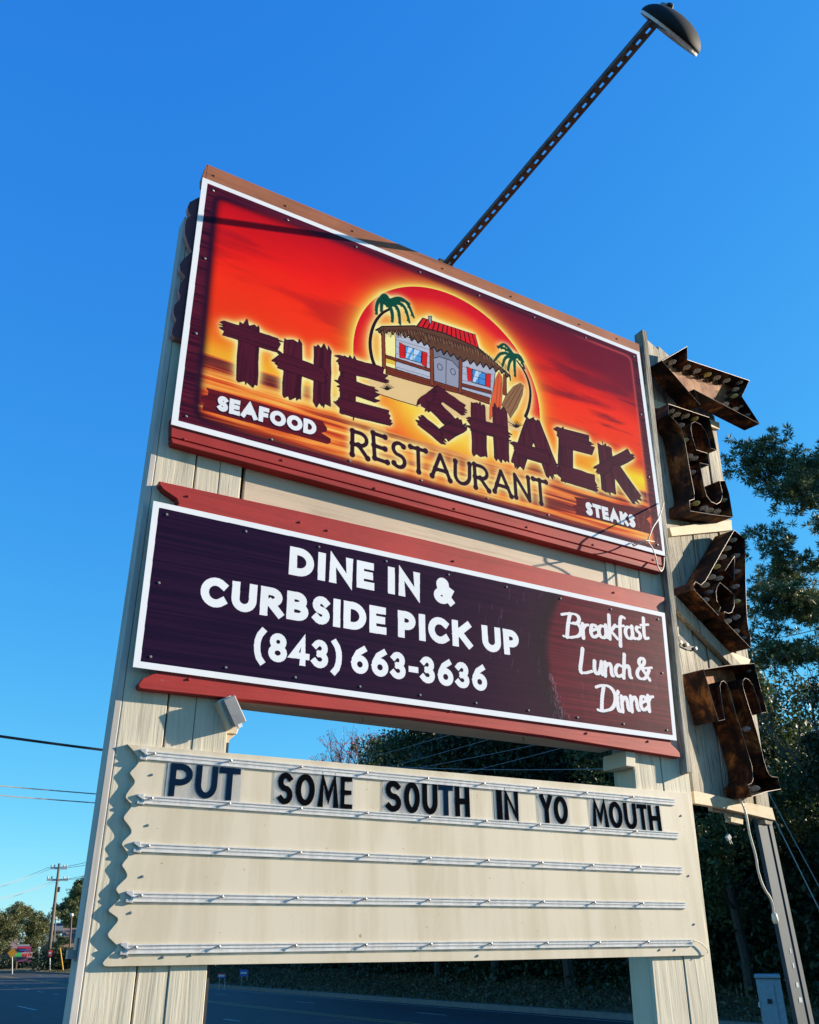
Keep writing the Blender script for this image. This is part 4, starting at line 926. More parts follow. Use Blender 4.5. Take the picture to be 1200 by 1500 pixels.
TT = [(1030.8,980.8),(1068,974.5),(1105,972),(1114,1008),(1124,1043.3),(1115.8,1044),(1110,1024),(1103,1004),(1097,996),(1092,993.5),(1088.5,997),(1088,1004),(1091,1016),(1096,1032),(1101,1047),(1108,1070),(1114,1093),(1119,1114),(1123.3,1128),(1127,1135),(1131,1138),(1139,1138.5),(1144,1156),(1122,1160),(1101,1167),(1095.5,1150),(1100.8,1147.5),(1103.3,1142),(1101.7,1123),(1096,1103),(1090,1083),(1084,1063),(1078,1046.7),(1070,1014),(1064,1001),(1060,997.5),(1056.5,999),(1054.5,1005),(1056,1018),(1061.7,1054),(1052.5,1056.3),(1041,1017)]
can('rusty marquee letter T leaning left at the bottom of the planks', 'marquee letter', TT, [], -.125, -.004,
    [(1099,983),(1053,1045),(1094,1068),(1135,1150),(1107,1155)], 'rusty_face')
tc = UP(1056, 990, -.06)

# ------------------------------------------------------------------ floodlight on its slotted arm
arm = empty('floodlight', (1.268, .07, 4.62), 'floodlight with a black dome shade on a long slotted steel arm', 'lamp')
Ea = np.array(K(957, 36, 3.38)); Ra = np.array([1.268, .09, 4.655]); d = Ea-Ra; L = np.linalg.norm(d); t = d/L
sdv = np.array([-t[1], t[0], 0]); sdv = -sdv/np.linalg.norm(sdv); upv = np.cross(sdv, t); upv = upv/np.linalg.norm(upv)
if upv[2] < 0: upv = -upv
def seg(a, b, o1, o2, w, h):
    "bar along the arm between stations a and b, offset sideways o1 and up o2"
    p = Ra+t*a+sdv*o1+upv*o2; q = Ra+t*b+sdv*o1+upv*o2; return MB().beam(p, q, w, h, tuple(upv))
W_ = .042
aw = MB()
for o1 in (-W_/2+.0015, W_/2-.0015): m_ = seg(0, L, o1, .009, .003, .022); aw.add(m_.v, m_.f)
for o1 in (-W_/2+.0085, W_/2-.0085): m_ = seg(0, L, o1, -.003, .0115, .0028); aw.add(m_.v, m_.f)
nsl = 27; pitch = L/nsl
for i in range(nsl+1):
    m_ = seg(max(0, i*pitch-pitch*.27), min(L, i*pitch+pitch*.27), 0, -.0031, .0150, .0026); aw.add(m_.v, m_.f)
channel = aw.build('slotted_channel', M['arm_steel'], arm)
m_ = MB().box(Ra[0]-.04, Ra[0]+.04, .088, .10, Ra[2]-.10, Ra[2]+.04); m_.build('base_plate', M['dark_metal'], arm)
MB().lathe([(.0001, .01), (.008, .008), (.008, -.004)], tuple(upv), tuple(Ra+t*.16+upv*.03-sdv*.018), 8).build('bolt', M['screw_metal'], arm)
# shade: shallow dome whose mouth looks down at the sign
e1, e2 = np.array(K(939.5, 17, 3.30)), np.array(K(1023.5, 77, 3.30)); c0 = (e1+e2)/2; ch = e2-e1; R0 = np.linalg.norm(ch)/2; chn = ch/np.linalg.norm(ch)
view = c0-CAM; view = view/np.linalg.norm(view)
apex_px = np.array(K(1001, 17, 3.30)); ax = apex_px-c0; ax = ax-chn*(ax @ chn); ax = ax-view*(ax @ view); dep_ = np.linalg.norm(ax); ax = ax/dep_
ax2 = ax*math.cos(math.radians(3))+view*math.sin(math.radians(3)); ax2 = ax2/np.linalg.norm(ax2); dep_ *= .80
prof = [(R0*math.sin(a), dep_*math.cos(a)) for a in np.linspace(math.pi/2, .02, 12)]
sh = MB().lathe(prof, tuple(ax2), tuple(c0), 28).build('shade', M['black_plastic'], arm, smooth=True); so_ = sh.modifiers.new('sheet', 'SOLIDIFY'); so_.thickness = .004; so_.offset = 1
MB().lathe([(r*.965, h*.94-.002) for r, h in prof], tuple(ax2), tuple(c0), 28).build('reflector', M['white_enamel'], sh, smooth=True)
MB().lathe([(R0*1.0, -.010), (R0*1.012, -.010), (R0*1.012, .004), (R0, .004)], tuple(ax2), tuple(c0), 28).build('rim', M['white_enamel'], sh, smooth=False)
kp = np.array(K(981, 9.5, 3.30)); kd = tuple(ax2-chn*.3)
MB().lathe([(.014, -.02), (.014, .006), (.010, .012), (.0001, .012)], kd, tuple(kp), 10).build('cap', M['dark_metal'], sh)
MB().lathe([(.018, -.02), (.020, .0), (.014, .010), (.0001, .012)], kd, tuple(np.array(K(973, 9, 3.31))), 12).build('photocell', M['box_grey'], sh, smooth=True)
MB().tube([Ea, np.array(K(968, 35, 3.33)), c0*.6+np.array(K(975, 30, 3.3))*.4], .014, 8).build('neck', M['dark_metal'], arm)

# ------------------------------------------------------------------ outlet box by the left post
ob = empty('outlet_box', (.40, .0, 2.42), 'grey weatherproof outlet box hanging tilted under the red trim', 'electrical box')
def tilt_box(c, w, h, dpt, ang):
    ca, sa = math.cos(ang), math.sin(ang); v = []
    for y in (-dpt/2, dpt/2):
        for i, j in ((-1,-1),(1,-1),(1,1),(-1,1)): v.append((c[0]+(i*w*ca-j*h*sa)/2, c[1]+y, c[2]+(i*w*sa+j*h*ca)/2))
    return MB().add(v, [(0,1,2,3),(7,6,5,4),(0,4,5,1),(1,5,6,2),(2,6,7,3),(3,7,4,0)])
bc = U(338, 1042, .005)
tilt_box((bc[0]+.008, -.004, bc[2]), .046, .094, .016, math.radians(30)).build('cover', M['box_grey'], ob, bevel=.004)
tilt_box((bc[0], .027, bc[2]-.002), .050, .100, .042, math.radians(30)).build('body', M['cream_paint'], ob, bevel=.004)
tilt_box((bc[0]+.030, -.006, bc[2]-.046), .014, .012, .012, math.radians(30)).build('latch', M['white_enamel'], ob)
cb = empty('post_block', (.36, .15, 2.3), 'cream stepped wooden block on the inner side of the left post', 'block')
MB().prism(px([(323, 1040), (350, 1044), (350, 1068), (347, 1076), (323, 1073)], .07), .07, .16).build('upper_block', M['cream_paint'], cb, bevel=.003)
MB().prism(px([(322, 1072), (346, 1076), (331, 1088), (322, 1086)], .075), .075, .15).build('lower_block', M['cream_wood_flat'], cb, bevel=.003)
MB().box(.323, .345, .09, .14, 2.0, 2.33).build('stub', M['cream_paint'], cb)

# ------------------------------------------------------------------ loose cables
def cable(name, label, pts, r, mat, cat='cable', n=7, **k):
    P_ = [Vector(tuple(map(float, p))) for p in pts]
    for _ in range(2):
        q = [P_[0]]
        for a, b in zip(P_[:-1], P_[1:]): q += [a.lerp(b, .25), a.lerp(b, .75)]
        P_ = q+[P_[-1]]
    return tag(MB().tube(P_, r, n).build(name, M[mat], None, smooth=True), label, cat, **k)
def z9(x, y): return (x/6+850, y/6+700)
cable('cable', 'thin white cable looping over the lower right corner of the sunset sign', [U(*z9(*q[:2]), q[2]) for q in ((735,215,-.01),(715,290,-.05),(685,370,-.09),(640,430,-.10),(610,510,-.10),(590,560,-.09),(500,580,-.07),(470,605,-.03),(455,570,-.003))], .0032, 'white_cable')
cable('cable', 'white cable hanging below the corner of the sunset sign', [U(*z9(*q[:2]), q[2]) for q in ((595,560,-.09),(640,620,-.08),(665,700,-.07),(680,780,-.07),(710,830,-.06),(735,790,-.04),(738,700,-.02))], .0030, 'white_cable')
cable('cable', 'white cable strand crossing the corner of the sunset sign', [U(*z9(*q[:2]), q[2]) for q in ((460,590,-.05),(520,555,-.10),(590,550,-.12),(650,560,-.06),(690,330,-.05),(690,150,-.03))][:4], .0022, 'white_cable')
y0 = -.03
pw = [UP(*q, s) for q, s in (((1084,1170),-.06),((1089,1180),-.08),((1094,1196),-.09),((1098,1222),-.09),((1108,1255),-.09),((1110,1275),-.09),((1119,1302),-.09),((1131,1318),-.09),((1134.5,1340),-.09))]
pc = empty('power_cable', pw[0], 'cream power cable with a socket end dangling below the letter T', 'cable')
cb_ = MB(); P_ = [Vector(tuple(p)) for p in pw]
for _ in range(2):
    q = [P_[0]]
    for a, b in zip(P_[:-1], P_[1:]): q += [a.lerp(b, .25), a.lerp(b, .75)]
    P_ = q+[P_[-1]]
cb_.tube(P_, .0052, 8).build('flex', M['white_cable'], pc, smooth=True)
e_ = P_[-1]; MB().lathe([(.006, .014), (.012, .008), (.014, -.016), (.011, -.030), (.0001, -.030)], (-.05, 0, 1), tuple(e_+Vector((0, 0, -.006))), 10).build('socket_end', M['white_cable'], pc, smooth=True)
gw = [UP(*q, .08) for q in ((1055,1192), (1060,1205), (1066,1222))]
gc = empty('hanging_plug', gw[0], 'thin green cord with a silver plug hanging under the planks', 'cord')
MB().tube(gw, .002, 6).build('cord', M['green_cord'], gc)
p = UP(1067, 1227, .08)
tilt_box(tuple(p), .026, .022, .014, math.radians(35)).build('plug', M['rail_grey'], gc, bevel=.002)
for k in (-1, 1): MB().beam(p+np.array([.006+k*.006, 0, -.008]), p+np.array([.014+k*.006, 0, -.028]), .004, .002).build('prong', M['screw_metal'], gc)
cable('cable', 'short cream wire end sticking out at the lower right corner of the letter board', [U(*q, .02) for q in ((1016,1378),(1025,1380),(1034,1388),(1038,1395),(1036,1396))], .002, 'white_cable')

# galvanised post that carries the plank board
gp = empty('steel_post', (2.95, .13, 0), 'blue grey galvanised channel post standing under the plank board', 'post')
gx = lambda px1, px2, s: ln(AB(px1, 1215, s), AB(px2, 1490, s))
fa, fb, fc, fd = gx(1111, 1166, .05), gx(1116, 1172, .05), gx(1127, 1184, .05), gx(1132, 1190, .05)
def gbar(f0, f1, y0, y1, nm, z1=3.0):
    TB().prism([(f0(-.1), -.1), (f1(-.1), -.1), (f1(z1), z1), (f0(z1), z1)], y0, y1).build(nm, M['galvanised_in_shade'], gp, bevel=.001)
gbar(fa, fb, .046, .066, 'flange'); gbar(fb, fc, .052, .060, 'web'); gbar(fc, fd, .046, .066, 'flange')
for z in np.arange(.3, 2.0, .12):
    TB().box((fb(z)+fc(z))/2-.008, (fb(z)+fc(z))/2+.008, .083, .0852, z, z+.03)
st_ = TB()
for z, w_ in ((1.36, .03), (1.42, .022), (1.50, .012), (1.56, .01)): st_.box((fb(z)+fc(z))/2-w_/2, (fb(z)+fc(z))/2+w_/2, .0500, .0519, z, z+.02)
st_.build('sticker_remnant', M['cabinet_grey'], gp)

# ------------------------------------------------------------------ foliage
def leaf_mat(name, c0, c1, c2, trans=.25):
    m, nt, b = new_mat(name); g = nt.nodes.new('ShaderNodeObjectInfo'); v = coords(nt); n = noise(nt, v, 1.1, 4)
    n2 = nt.nodes.new('ShaderNodeNewGeometry'); r = ramp(nt, [(.0, c0), (.5, c1), (1.0, c2)])
    ad = nt.nodes.new('ShaderNodeMath'); ad.operation = 'MULTIPLY_ADD'; ad.inputs[1].default_value = .55; nt.links.new(n2.outputs['Random Per Island'], ad.inputs[0]); 
    mu = nt.nodes.new('ShaderNodeMath'); mu.operation = 'MULTIPLY'; mu.inputs[1].default_value = .5; nt.links.new(n, mu.inputs[0]); nt.links.new(mu.outputs[0], ad.inputs[2])
    nt.links.new(ad.outputs[0], r.inputs[0]); nt.links.new(r.outputs[0], b.inputs['Base Color']); b.inputs['Roughness'].default_value = .5
    out = nt.nodes['Material Output']; tl = nt.nodes.new('ShaderNodeBsdfTranslucent'); mx = nt.nodes.new('ShaderNodeMixShader'); mx.inputs[0].default_value = trans
    nt.links.new(r.outputs[0], tl.inputs[0]); nt.links.new(b.outputs[0], mx.inputs[1]); nt.links.new(tl.outputs[0], mx.inputs[2]); nt.links.new(mx.outputs[0], out.inputs[0])
leaf_mat('leaf_dark', (.007, .014, .006), (.018, .034, .012), (.055, .085, .028))
leaf_mat('leaf_mid', (.025, .045, .015), (.06, .09, .03), (.13, .16, .05))
leaf_mat('leaf_pine', (.03, .055, .024), (.10, .13, .05), (.27, .30, .13), .3)
leaf_mat('leaf_olive', (.05, .06, .02), (.11, .12, .04), (.19, .18, .07))
leaf_mat('bud_pink', (.30, .10, .16), (.45, .18, .26), (.50, .26, .30))
plain('bark', (.11, .085, .065), .9, var=.35, sc=14, bmp=.6, bd=.02)
plain('bark_dark', (.05, .04, .035), .9, var=.35, sc=14, bmp=.5, bd=.02)

def cards(pts, nrm, size, rngl, aspect=.5):
    "leaf shaped quads at pts"
    n = len(pts); a = rngl.normal(size=(n, 3)); a /= np.linalg.norm(a, axis=1)[:, None]; b = np.cross(a, nrm+rngl.normal(size=(n, 3))*.8); b /= np.linalg.norm(b, axis=1)[:, None]+1e-9
    s = size*rngl.uniform(.6, 1.3, n)[:, None]; a = a*s*.5; b = b*s*.5*aspect
    v = np.stack([pts-a, pts+b*1.0-a*.1, pts+a, pts-b*1.0+a*.1], 1).reshape(-1, 3); return v
def quads_mesh(name, v):
    me = bpy.data.meshes.new(name); n = len(v)//4
    me.vertices.add(len(v)); me.vertices.foreach_set('co', v.astype(np.float32).ravel()); me.loops.add(len(v)); me.loops.foreach_set('vertex_index', np.arange(len(v), dtype=np.int32))
    me.polygons.add(n); me.polygons.foreach_set('loop_start', np.arange(0, len(v), 4, dtype=np.int32)); me.update(calc_edges=True); return me
def needles(centres, R_, per, rngl, wid=.012):
    "tufts of long needles: thin kite quads bursting from each centre"
    n = len(centres)*per; c = np.repeat(centres, per, 0); d = rngl.normal(size=(n, 3)); d[:, 2] = d[:, 2]*.8+.35; d /= np.linalg.norm(d, axis=1)[:, None]
    L = R_*rngl.uniform(.6, 1.1, n)[:, None]; s = np.cross(d, rngl.normal(size=(n, 3))); s /= np.linalg.norm(s, axis=1)[:, None]; w = wid
    p0 = c+d*L*.08; v = np.stack([p0, c+d*L*.55+s*w, c+d*L, c+d*L*.55-s*w], 1).reshape(-1, 3); return v
def limb_tree(h, seed, crown_lo=.35, spread=.35, nb=16, rise=.35, lean=0.0, sub=4, r0=None):
    "trunk and limbs; returns builder and branch end points"
    r = random.Random(seed); mb = MB(); ends = []; r0 = r0 or h*.017
    tp = [Vector((math.sin(i*.9+seed)*h*.008*i**.5+lean*(i/10)**1.3, math.cos(i*1.3+seed)*h*.006*i**.5, h*i/10)) for i in range(11)]
    mb.tube(tp, r0, 8, True, r0*.18)
    for k in range(nb):
        f = crown_lo+(1-crown_lo)*(k+.5)/nb; i = min(9, int(f*10)); p = tp[i].lerp(tp[i+1], f*10-i); an = k*2.4+r.uniform(-.5, .5)
        prof = math.sin(math.pi*min(1, (f-crown_lo)/(1-crown_lo)*.85+.18))**.7
        L = h*spread*prof*r.uniform(.65, 1.15); q = [p]; dirv = Vector((math.cos(an), math.sin(an), rise+r.uniform(-.15, .25))).normalized()
        for j in range(4):
            dirv = (dirv+Vector((r.uniform(-.2, .2), r.uniform(-.2, .2), r.uniform(-.08, .22)))).normalized(); q.append(q[-1]+dirv*L/4)
        rb = r0*.34*(1-f*.5); mb.tube(q, rb, 5, False, rb*.3)
        for j in range(sub):
            s_ = q[2+(j % 3)] if j < 3 else q[-1]; d2 = (dirv+Vector((r.uniform(-1, 1), r.uniform(-1, 1), r.uniform(-.3, .7)))).normalized(); e = s_+d2*L*.38*r.uniform(.5, 1.1)
            mb.tube([s_, s_.lerp(e, .5)+Vector((0, 0, L*.02)), e], rb*.35, 4, False, rb*.12); ends.append(e); ends.append(s_.lerp(e, .6))
        ends.append(q[-1]); ends.append(q[3])
    ends.append(tp[-1]); return mb, ends
def make_broad(name, h, seed, mat, spread=.34, lo=.25, leaf=.26, per=170, clump=.085, nb=18, bark='bark_dark'):
    rl_ = np.random.default_rng(seed); mb, ends = limb_tree(h, seed, lo, spread, nb); tm = bpy.data.meshes.new(name+'_trunk'); tm.from_pydata(mb.v, [], mb.f); tm.materials.append(M[bark])
    E_ = np.array([tuple(e) for e in ends]); pts = []
    for e in E_:
        R_ = h*clump*rl_.uniform(.6, 1.35); n = int(per*rl_.uniform(.5, 1.2)); d = rl_.normal(size=(n, 3)); d /= np.linalg.norm(d, axis=1)[:, None]
        pts.append(e+d*R_*rl_.uniform(.35, 1, (n, 1))**.6*np.array([1.15, 1.15, .75]))
    pts = np.concatenate(pts); cm = quads_mesh(name+'_crown', cards(pts, np.array([0, 0, 1.]), leaf, rl_)); cm.materials.append(M[mat]); return tm, cm
def make_pine(name, h, seed, mat='leaf_pine', lo=.42, spread=.24, per=30, R_=.20, nb=26, tufts=9, wid=.011, cl=.9):
    rl_ = np.random.default_rng(seed); mb, ends = limb_tree(h, seed, lo, spread, nb, .15, sub=5); tm = bpy.data.meshes.new(name+'_trunk'); tm.from_pydata(mb.v, [], mb.f); tm.materials.append(M['bark'])
    E_ = np.array([tuple(e) for e in ends]); c = np.repeat(E_, tufts, 0)+rl_.normal(size=(len(E_)*tufts, 3))*np.array([1, 1, .55])*cl*h*.028
    cm = quads_mesh(name+'_crown', needles(c, R_, per, rl_, wid)); cm.materials.append(M[mat]); return tm, cm
def plant_tree(kind_name, meshes, loc, rot, s, label, group=None, cat='tree'):
    t_ = empty(kind_name, (0, 0, 0), label, cat, group); t_.location = loc; t_.rotation_euler = (0, 0, rot); t_.scale = (s, s, s)
    a = bpy.data.objects.new('trunk', meshes[0]); b = bpy.data.objects.new('crown', meshes[1])
    for q in (a, b): COL.objects.link(q); q.parent = t_
    return t_

B1 = make_broad('broad_a', 12, 1, 'leaf_dark', .36, .14, .19, 380); B2 = make_broad('broad_b', 12, 2, 'leaf_dark', .32, .10, .17, 400); B3 = make_broad('broad_c', 11, 3, 'leaf_mid', .36, .16, .18, 240)
PN = make_pine('near_pine', 13.2, 5, lo=.50, spread=.30, per=34, R_=.19, nb=27, tufts=20, wid=.014, cl=.80)
PB = make_pine('pine', 15, 6, lo=.40, spread=.24, per=22, R_=.42, nb=26, tufts=14, wid=.04, cl=1.3)
gpn = plant_tree('pine_tree', PN, (19.9, 8.1, .3), .6, 1.0, 'tall pine with loose dark green needle clumps rising right of the marquee letters')
tr = random.Random(31); k = 0
rowspec = [(19.5, 6, 60, 3.9), (23.5, 2, 64, 4.2), (28, 0, 66, 4.8), (33, -2, 64, 6)]
for ri, (xx, ya, yb, stp) in enumerate(rowspec):
    y = ya
    while y < yb:
        xo = xx+tr.uniform(-1, 1); y_ = y+tr.uniform(-.8, .8)
        az = math.degrees(math.atan2(xo-CAM[0], y_-CAM[1]))
        s = tr.uniform(.72, 1.0)
        if y_ > 38: s *= .8
        if az < 28.2+(.8 if ri == 0 else 0): y += stp; continue
        if az > 49: s *= .72
        if az > 42 and az < 49: s *= .85
        mesh_ = (B1, B2, B3, B1)[(k*7+ri) % 4] if ri < 2 else (B1, B2)[k % 2]
        lab = {0: 'dark evergreen tree in the roadside wood across the road', 1: 'dark evergreen tree in the roadside wood across the road', 2: 'dark evergreen tree in the roadside wood across the road', 3: 'dark evergreen tree in the roadside wood across the road'}[ri]
        plant_tree('woodland_tree', mesh_, (xo, y_, .4), tr.uniform(0, 6.28), s, lab, 'trees of the wood across the road'); k += 1; y += stp
# undergrowth closing the bottom of the wood
rl_ = np.random.default_rng(77); n = 80000
yy = rl_.uniform(-6, 58, n); xo = np.abs(rl_.normal(0, 1.6, n))+rl_.uniform(0, 2.5, n); zz = rl_.uniform(0, 1, n)**1.3
hgt = 2.6+1.2*np.sin(yy*.7)+.8*np.sin(yy*1.9+1); P_ = np.stack([18.2+xo+.6*np.sin(yy*.9), yy, .3+zz*hgt], 1)
us = quads_mesh('undergrowth', cards(P_, np.array([0, 0, 1.]), .20, rl_)); us.materials.append(M['leaf_dark']); kind(link('undergrowth', us), 'stuff')
n = 26000; yy = rl_.uniform(-6, 60, n); P_ = np.stack([23+rl_.uniform(0, 14, n), yy, .3+rl_.uniform(0, 4.5, n)], 1)
us = quads_mesh('thicket', cards(P_, np.array([0, 0, 1.]), .75, rl_, .8)); us.materials.append(M['leaf_dark']); kind(link('thicket', us), 'stuff')
# grass tufts and dead leaves on the verge
n = 30000; yy = 4+rl_.uniform(0, 1, n)**1.3*80; off = .15+rl_.uniform(0, 1, n)**.8*4.2
P_ = np.array([(along(a, 0)+o_, a, verge_z(o_, a)+.04) for a, o_ in zip(yy, off)]); 
gv = cards(P_, np.array([0, 1., 0]), .15, rl_, .35); gm_ = quads_mesh('verge_grass', gv)
m, nt, b = new_mat('dry_grass'); gi = nt.nodes.new('ShaderNodeNewGeometry'); r = ramp(nt, [(0, (.03, .022, .010)), (.5, (.09, .07, .035)), (.8, (.06, .07, .025)), (1, (.17, .13, .08))]); nt.links.new(gi.outputs['Random Per Island'], r.inputs[0]); nt.links.new(r.outputs[0], b.inputs['Base Color']); b.inputs['Roughness'].default_value = .9
gm_.materials.append(M['dry_grass']); kind(link('verge_grass', gm_), 'stuff')
# redbud seen between the two signs
def twig_tree(h, seed, bud=True):
    r = random.Random(seed); mb = MB(); pts = []
    def grow(p, d, L, rad, lev):
        q = [p]; dd_ = d
        for i in range(3): dd_ = (dd_+Vector((r.uniform(-.16, .16), r.uniform(-.16, .16), r.uniform(-.02, .14)))).normalized(); q.append(q[-1]+dd_*L/3)
        mb.tube(q, rad, 5 if lev < 2 else 3, False, rad*.55)
        if lev >= 3: pts.extend(tuple(x) for x in q)
        if lev < 5:
            for i in range(3 if lev else 5): grow(q[2].lerp(q[3], r.random()), (dd_+Vector((r.uniform(-.75, .75), r.uniform(-.75, .75), r.uniform(-.1, .5)))).normalized(), L*r.uniform(.55, .78), rad*.55, lev+1)
    grow(Vector((0, 0, 0)), Vector((.05, 0, 1)), h*.36, h*.016, 0)
    tm = bpy.data.meshes.new('twigs'); tm.from_pydata(mb.v, [], mb.f); tm.materials.append(M['bark']); return tm, np.array(pts)
tm, pts = twig_tree(9, 4); rl2 = np.random.default_rng(5); sel = pts[rl2.integers(0, len(pts), 4200)]+rl2.normal(size=(4200, 3))*.04
cm = quads_mesh('buds', cards(sel, np.array([0, 0, 1.]), .06, rl2, .7)); cm.materials.append(M['bud_pink'])
p = ray(508, 1118); t_ = 52/np.linalg.norm(p[:2]); q = CAM+p*t_
tm_h = max(v.co.z for v in tm.vertices)
topz = float((CAM+ray(515, 1058)*t_)[2]); rb_ = plant_tree('redbud_tree', (tm, cm), (q[0], q[1], 0), 1.0, topz/tm_h, 'bare pinkish budding tree seen in the gap below the dark sign')
# bare branches by the pine, right
tmb, ptsb = twig_tree(10, 9); e0 = bpy.data.meshes.new('few_leaves'); sel = ptsb[rl2.integers(0, len(ptsb), 1500)]+rl2.normal(size=(1500, 3))*.06
cmb = quads_mesh('few_leaves', cards(sel, np.array([0, 0, 1.]), .10, rl2, .6)); cmb.materials.append(M['leaf_mid'])
plant_tree('bare_tree', (tmb, cmb), (17.6, 9.6, .3), .5, .95, 'nearly bare tree with thin branches below the pine crown')

# ------------------------------------------------------------------ far left side of the street
def at(px_, Y, z=0): # the point at height z, horizontal distance Y, in the bearing of column px_
    py_q = 1405.0
    for _ in range(12):
        d_ = ray(px_, py_q); t2 = Y/math.hypot(d_[0], d_[1]); p_ = CAM+d_*t2; py_q += (p_[2]-z)/Y*FPX*.8
    return Vector((float(p_[0]), float(p_[1]), z))
def htop(px_, py_, Y): d_ = ray(px_, py_); t2 = Y/math.hypot(d_[0], d_[1]); return float((CAM+d_*t2)[2])
bp = Vector(tuple(G(68, 1424.5))); Yp = math.hypot(bp.x-CAM[0], bp.y-CAM[1])
up_ = empty('utility_pole', (bp.x, bp.y, 0), 'wooden utility pole with two crossarms beside the road', 'utility pole')
Hp = htop(87, 1265, Yp); tp_ = at(87, Yp, Hp); top = Vector((tp_.x, tp_.y, Hp))
MB().tube([bp+Vector((0, 0, -.1)), (bp+top)/2, top], .17, 10, True, .11).build('pole', M['pole_wood'], up_, smooth=True)
for (py_c, hl) in ((1272, 13), (1289, 17)):
    z = htop(85, py_c, Yp); c = bp.lerp(top, (z/Hp)); a = at(85-hl, Yp, z); b = at(85+hl*.85, Yp, z); mid = (a+b)/2; sft = Vector((c.x, c.y, z))-mid; a += sft; b += sft
    arm_ = MB().beam(a, b, .14, .16).build('crossarm', M['pole_steel'], up_)
    for f in (.04, .22, .8, .96): q = a.lerp(b, f); MB().lathe([(.05, 0), (.07, .08), (.05, .2), (.0001, .22)], (0, 0, 1), (q.x, q.y, q.z+.08), 8).build('insulator', M['rail_grey'], arm_)
z = htop(80, 1303, Yp); c = bp.lerp(top, z/Hp); MB().tube([c+Vector((.2, 0, -.2)), c+Vector((.2, 0, .2))], .12, 10).build('transformer', M['dark_metal'], up_)
def wire(label, a, b, sag, r, mat='wire_black', name='wire', group=None):
    a = Vector(tuple(map(float, a))); b = Vector(tuple(map(float, b))); pts = [a.lerp(b, i/16)+Vector((0, 0, -sag*4*(i/16)*(1-i/16))) for i in range(17)]
    return tag(MB().tube(pts, r, 5).build(name, M[mat], None), label, 'wire', group)
for i, (py_a, py_b, off) in enumerate(((1292, 1264, 0), (1295, 1270, 1), (1308, 1280, 2), (1312, 1285, 3))):
    a = at(-80, 70, htop(-80, py_a+22, 70)); m_ = at(70+off*7, Yp, htop(75, (1271 if i < 2 else 1288), Yp)); e = at(190, 60, htop(190, py_b-22, 60))
    wire('thin power wire coming from the left to the %s side of the %s crossarm' % (('left', 'right')[i % 2], ('top', 'lower')[i//2]), a, m_, .3, .018, 'wire_grey', group='wires on the utility pole')
    wire('thin power wire from the %s side of the %s crossarm towards the sign post' % (('left', 'right')[i % 2], ('top', 'lower')[i//2]), m_, e, .3, .018, 'wire_grey', group='wires running on from the utility pole')
wire('thick black overhead cable meeting the left edge of the sign', at(-200, 14, htop(-200, 1048, 14)), at(330, 17, htop(330, 1118, 17)), .05, .022)
wire('thin blue grey overhead wire, upper of the close pair left of the sign', at(-200, 24, htop(-200, 1133, 24)), at(360, 30, htop(360, 1178, 30)), .05, .016, 'wire_grey')
wire('thin blue grey overhead wire, lower of the close pair left of the sign', at(-200, 24, htop(-200, 1148, 24)), at(360, 30, htop(360, 1190, 30)), .05, .016, 'wire_grey')
# wires seen in front of the wood, between the two signs
for wi_, (xa, ya, xb, yb) in enumerate(((440, 1130, 665, 1072), (520, 1130, 735, 1075), (560, 1128, 800, 1090), (620, 1140, 820, 1095))):
    wire('%s of four thin wires slanting past the dark wood between the signs' % ('leftmost', 'second from the left', 'third from the left', 'rightmost')[wi_], at(xa, 15, htop(xa, ya+6, 15)), at(xb+60, 12, htop(xb+60, yb-15, 12)), .02, .0035, 'wire_grey', group='slanting wires in the gap between the signs')
wire('level wire crossing the dark wood just above the letter board', at(480, 22, htop(480, 1118, 22)), at(960, 20, htop(960, 1124, 20)), .1, .008, 'wire_grey')
wire('taut guy wire beside the galvanised post, the left one', at(1125, 7, htop(1125, 1180, 7)), at(1215, 7, htop(1215, 1362, 7)), 0, .004, 'wire_grey')
wire('taut guy wire beside the galvanised post, the right one', at(1120, 8, htop(1120, 1150, 8)), at(1225, 8, htop(1225, 1345, 8)), 0, .003, 'wire_grey')
wire('dark wire hanging across the pine crown at the right', at(1085, 13, htop(1085, 938, 13)), at(1260, 14, htop(1260, 898, 14)), .1, .006, 'wire_black')

def hz_tree(kn, meshes, pxx, Y, ytop, hh_, label, rot=0, z=0):
    p_ = at(pxx, Y, z); s = (htop(pxx, ytop, Y)-z)/hh_; return plant_tree(kn, meshes, p_, rot, s, label)
BO = make_broad('oak', 8, 21, 'leaf_olive', .5, .22, .24, 170, .10, 18, 'bark')
BG = make_broad('green', 9, 22, 'leaf_mid', .4, .2, .26, 150, .09, 16, 'bark')
hz_tree('oak_tree', BO, 22, 92, 1330, 8.4, 'wide olive green oak behind the colourful roadside sign', .4)
hz_tree('oak_tree', BO, -18, 82, 1338, 8.4, 'dark leafy tree cut by the left edge beside the oak', 2.2)
hz_tree('oak_tree', BG, 48, 112, 1350, 9.4, 'small green tree between the oak and the utility pole', 1.0)
hz_tree('pine_tree', PB, 107, 115, 1287, 15.3, 'dark pine right behind the utility pole', .2)
hz_tree('pine_tree', PB, 133, 125, 1300, 15.3, 'dark pine hidden partly by the sign post edge', 2.0)
hz_tree('pine_tree', PB, 98, 135, 1312, 15.3, 'slim far pine between the utility pole and the street lamp', 4.0)
hz_tree('green_tree', BG, 84, 104, 1372, 9.4, 'brownish shrubby tree at the foot of the utility pole', 3.0)
hz_tree('green_tree', BG, 130, 120, 1345, 9.4, 'rounded green tree behind the street lamp', 5.0)
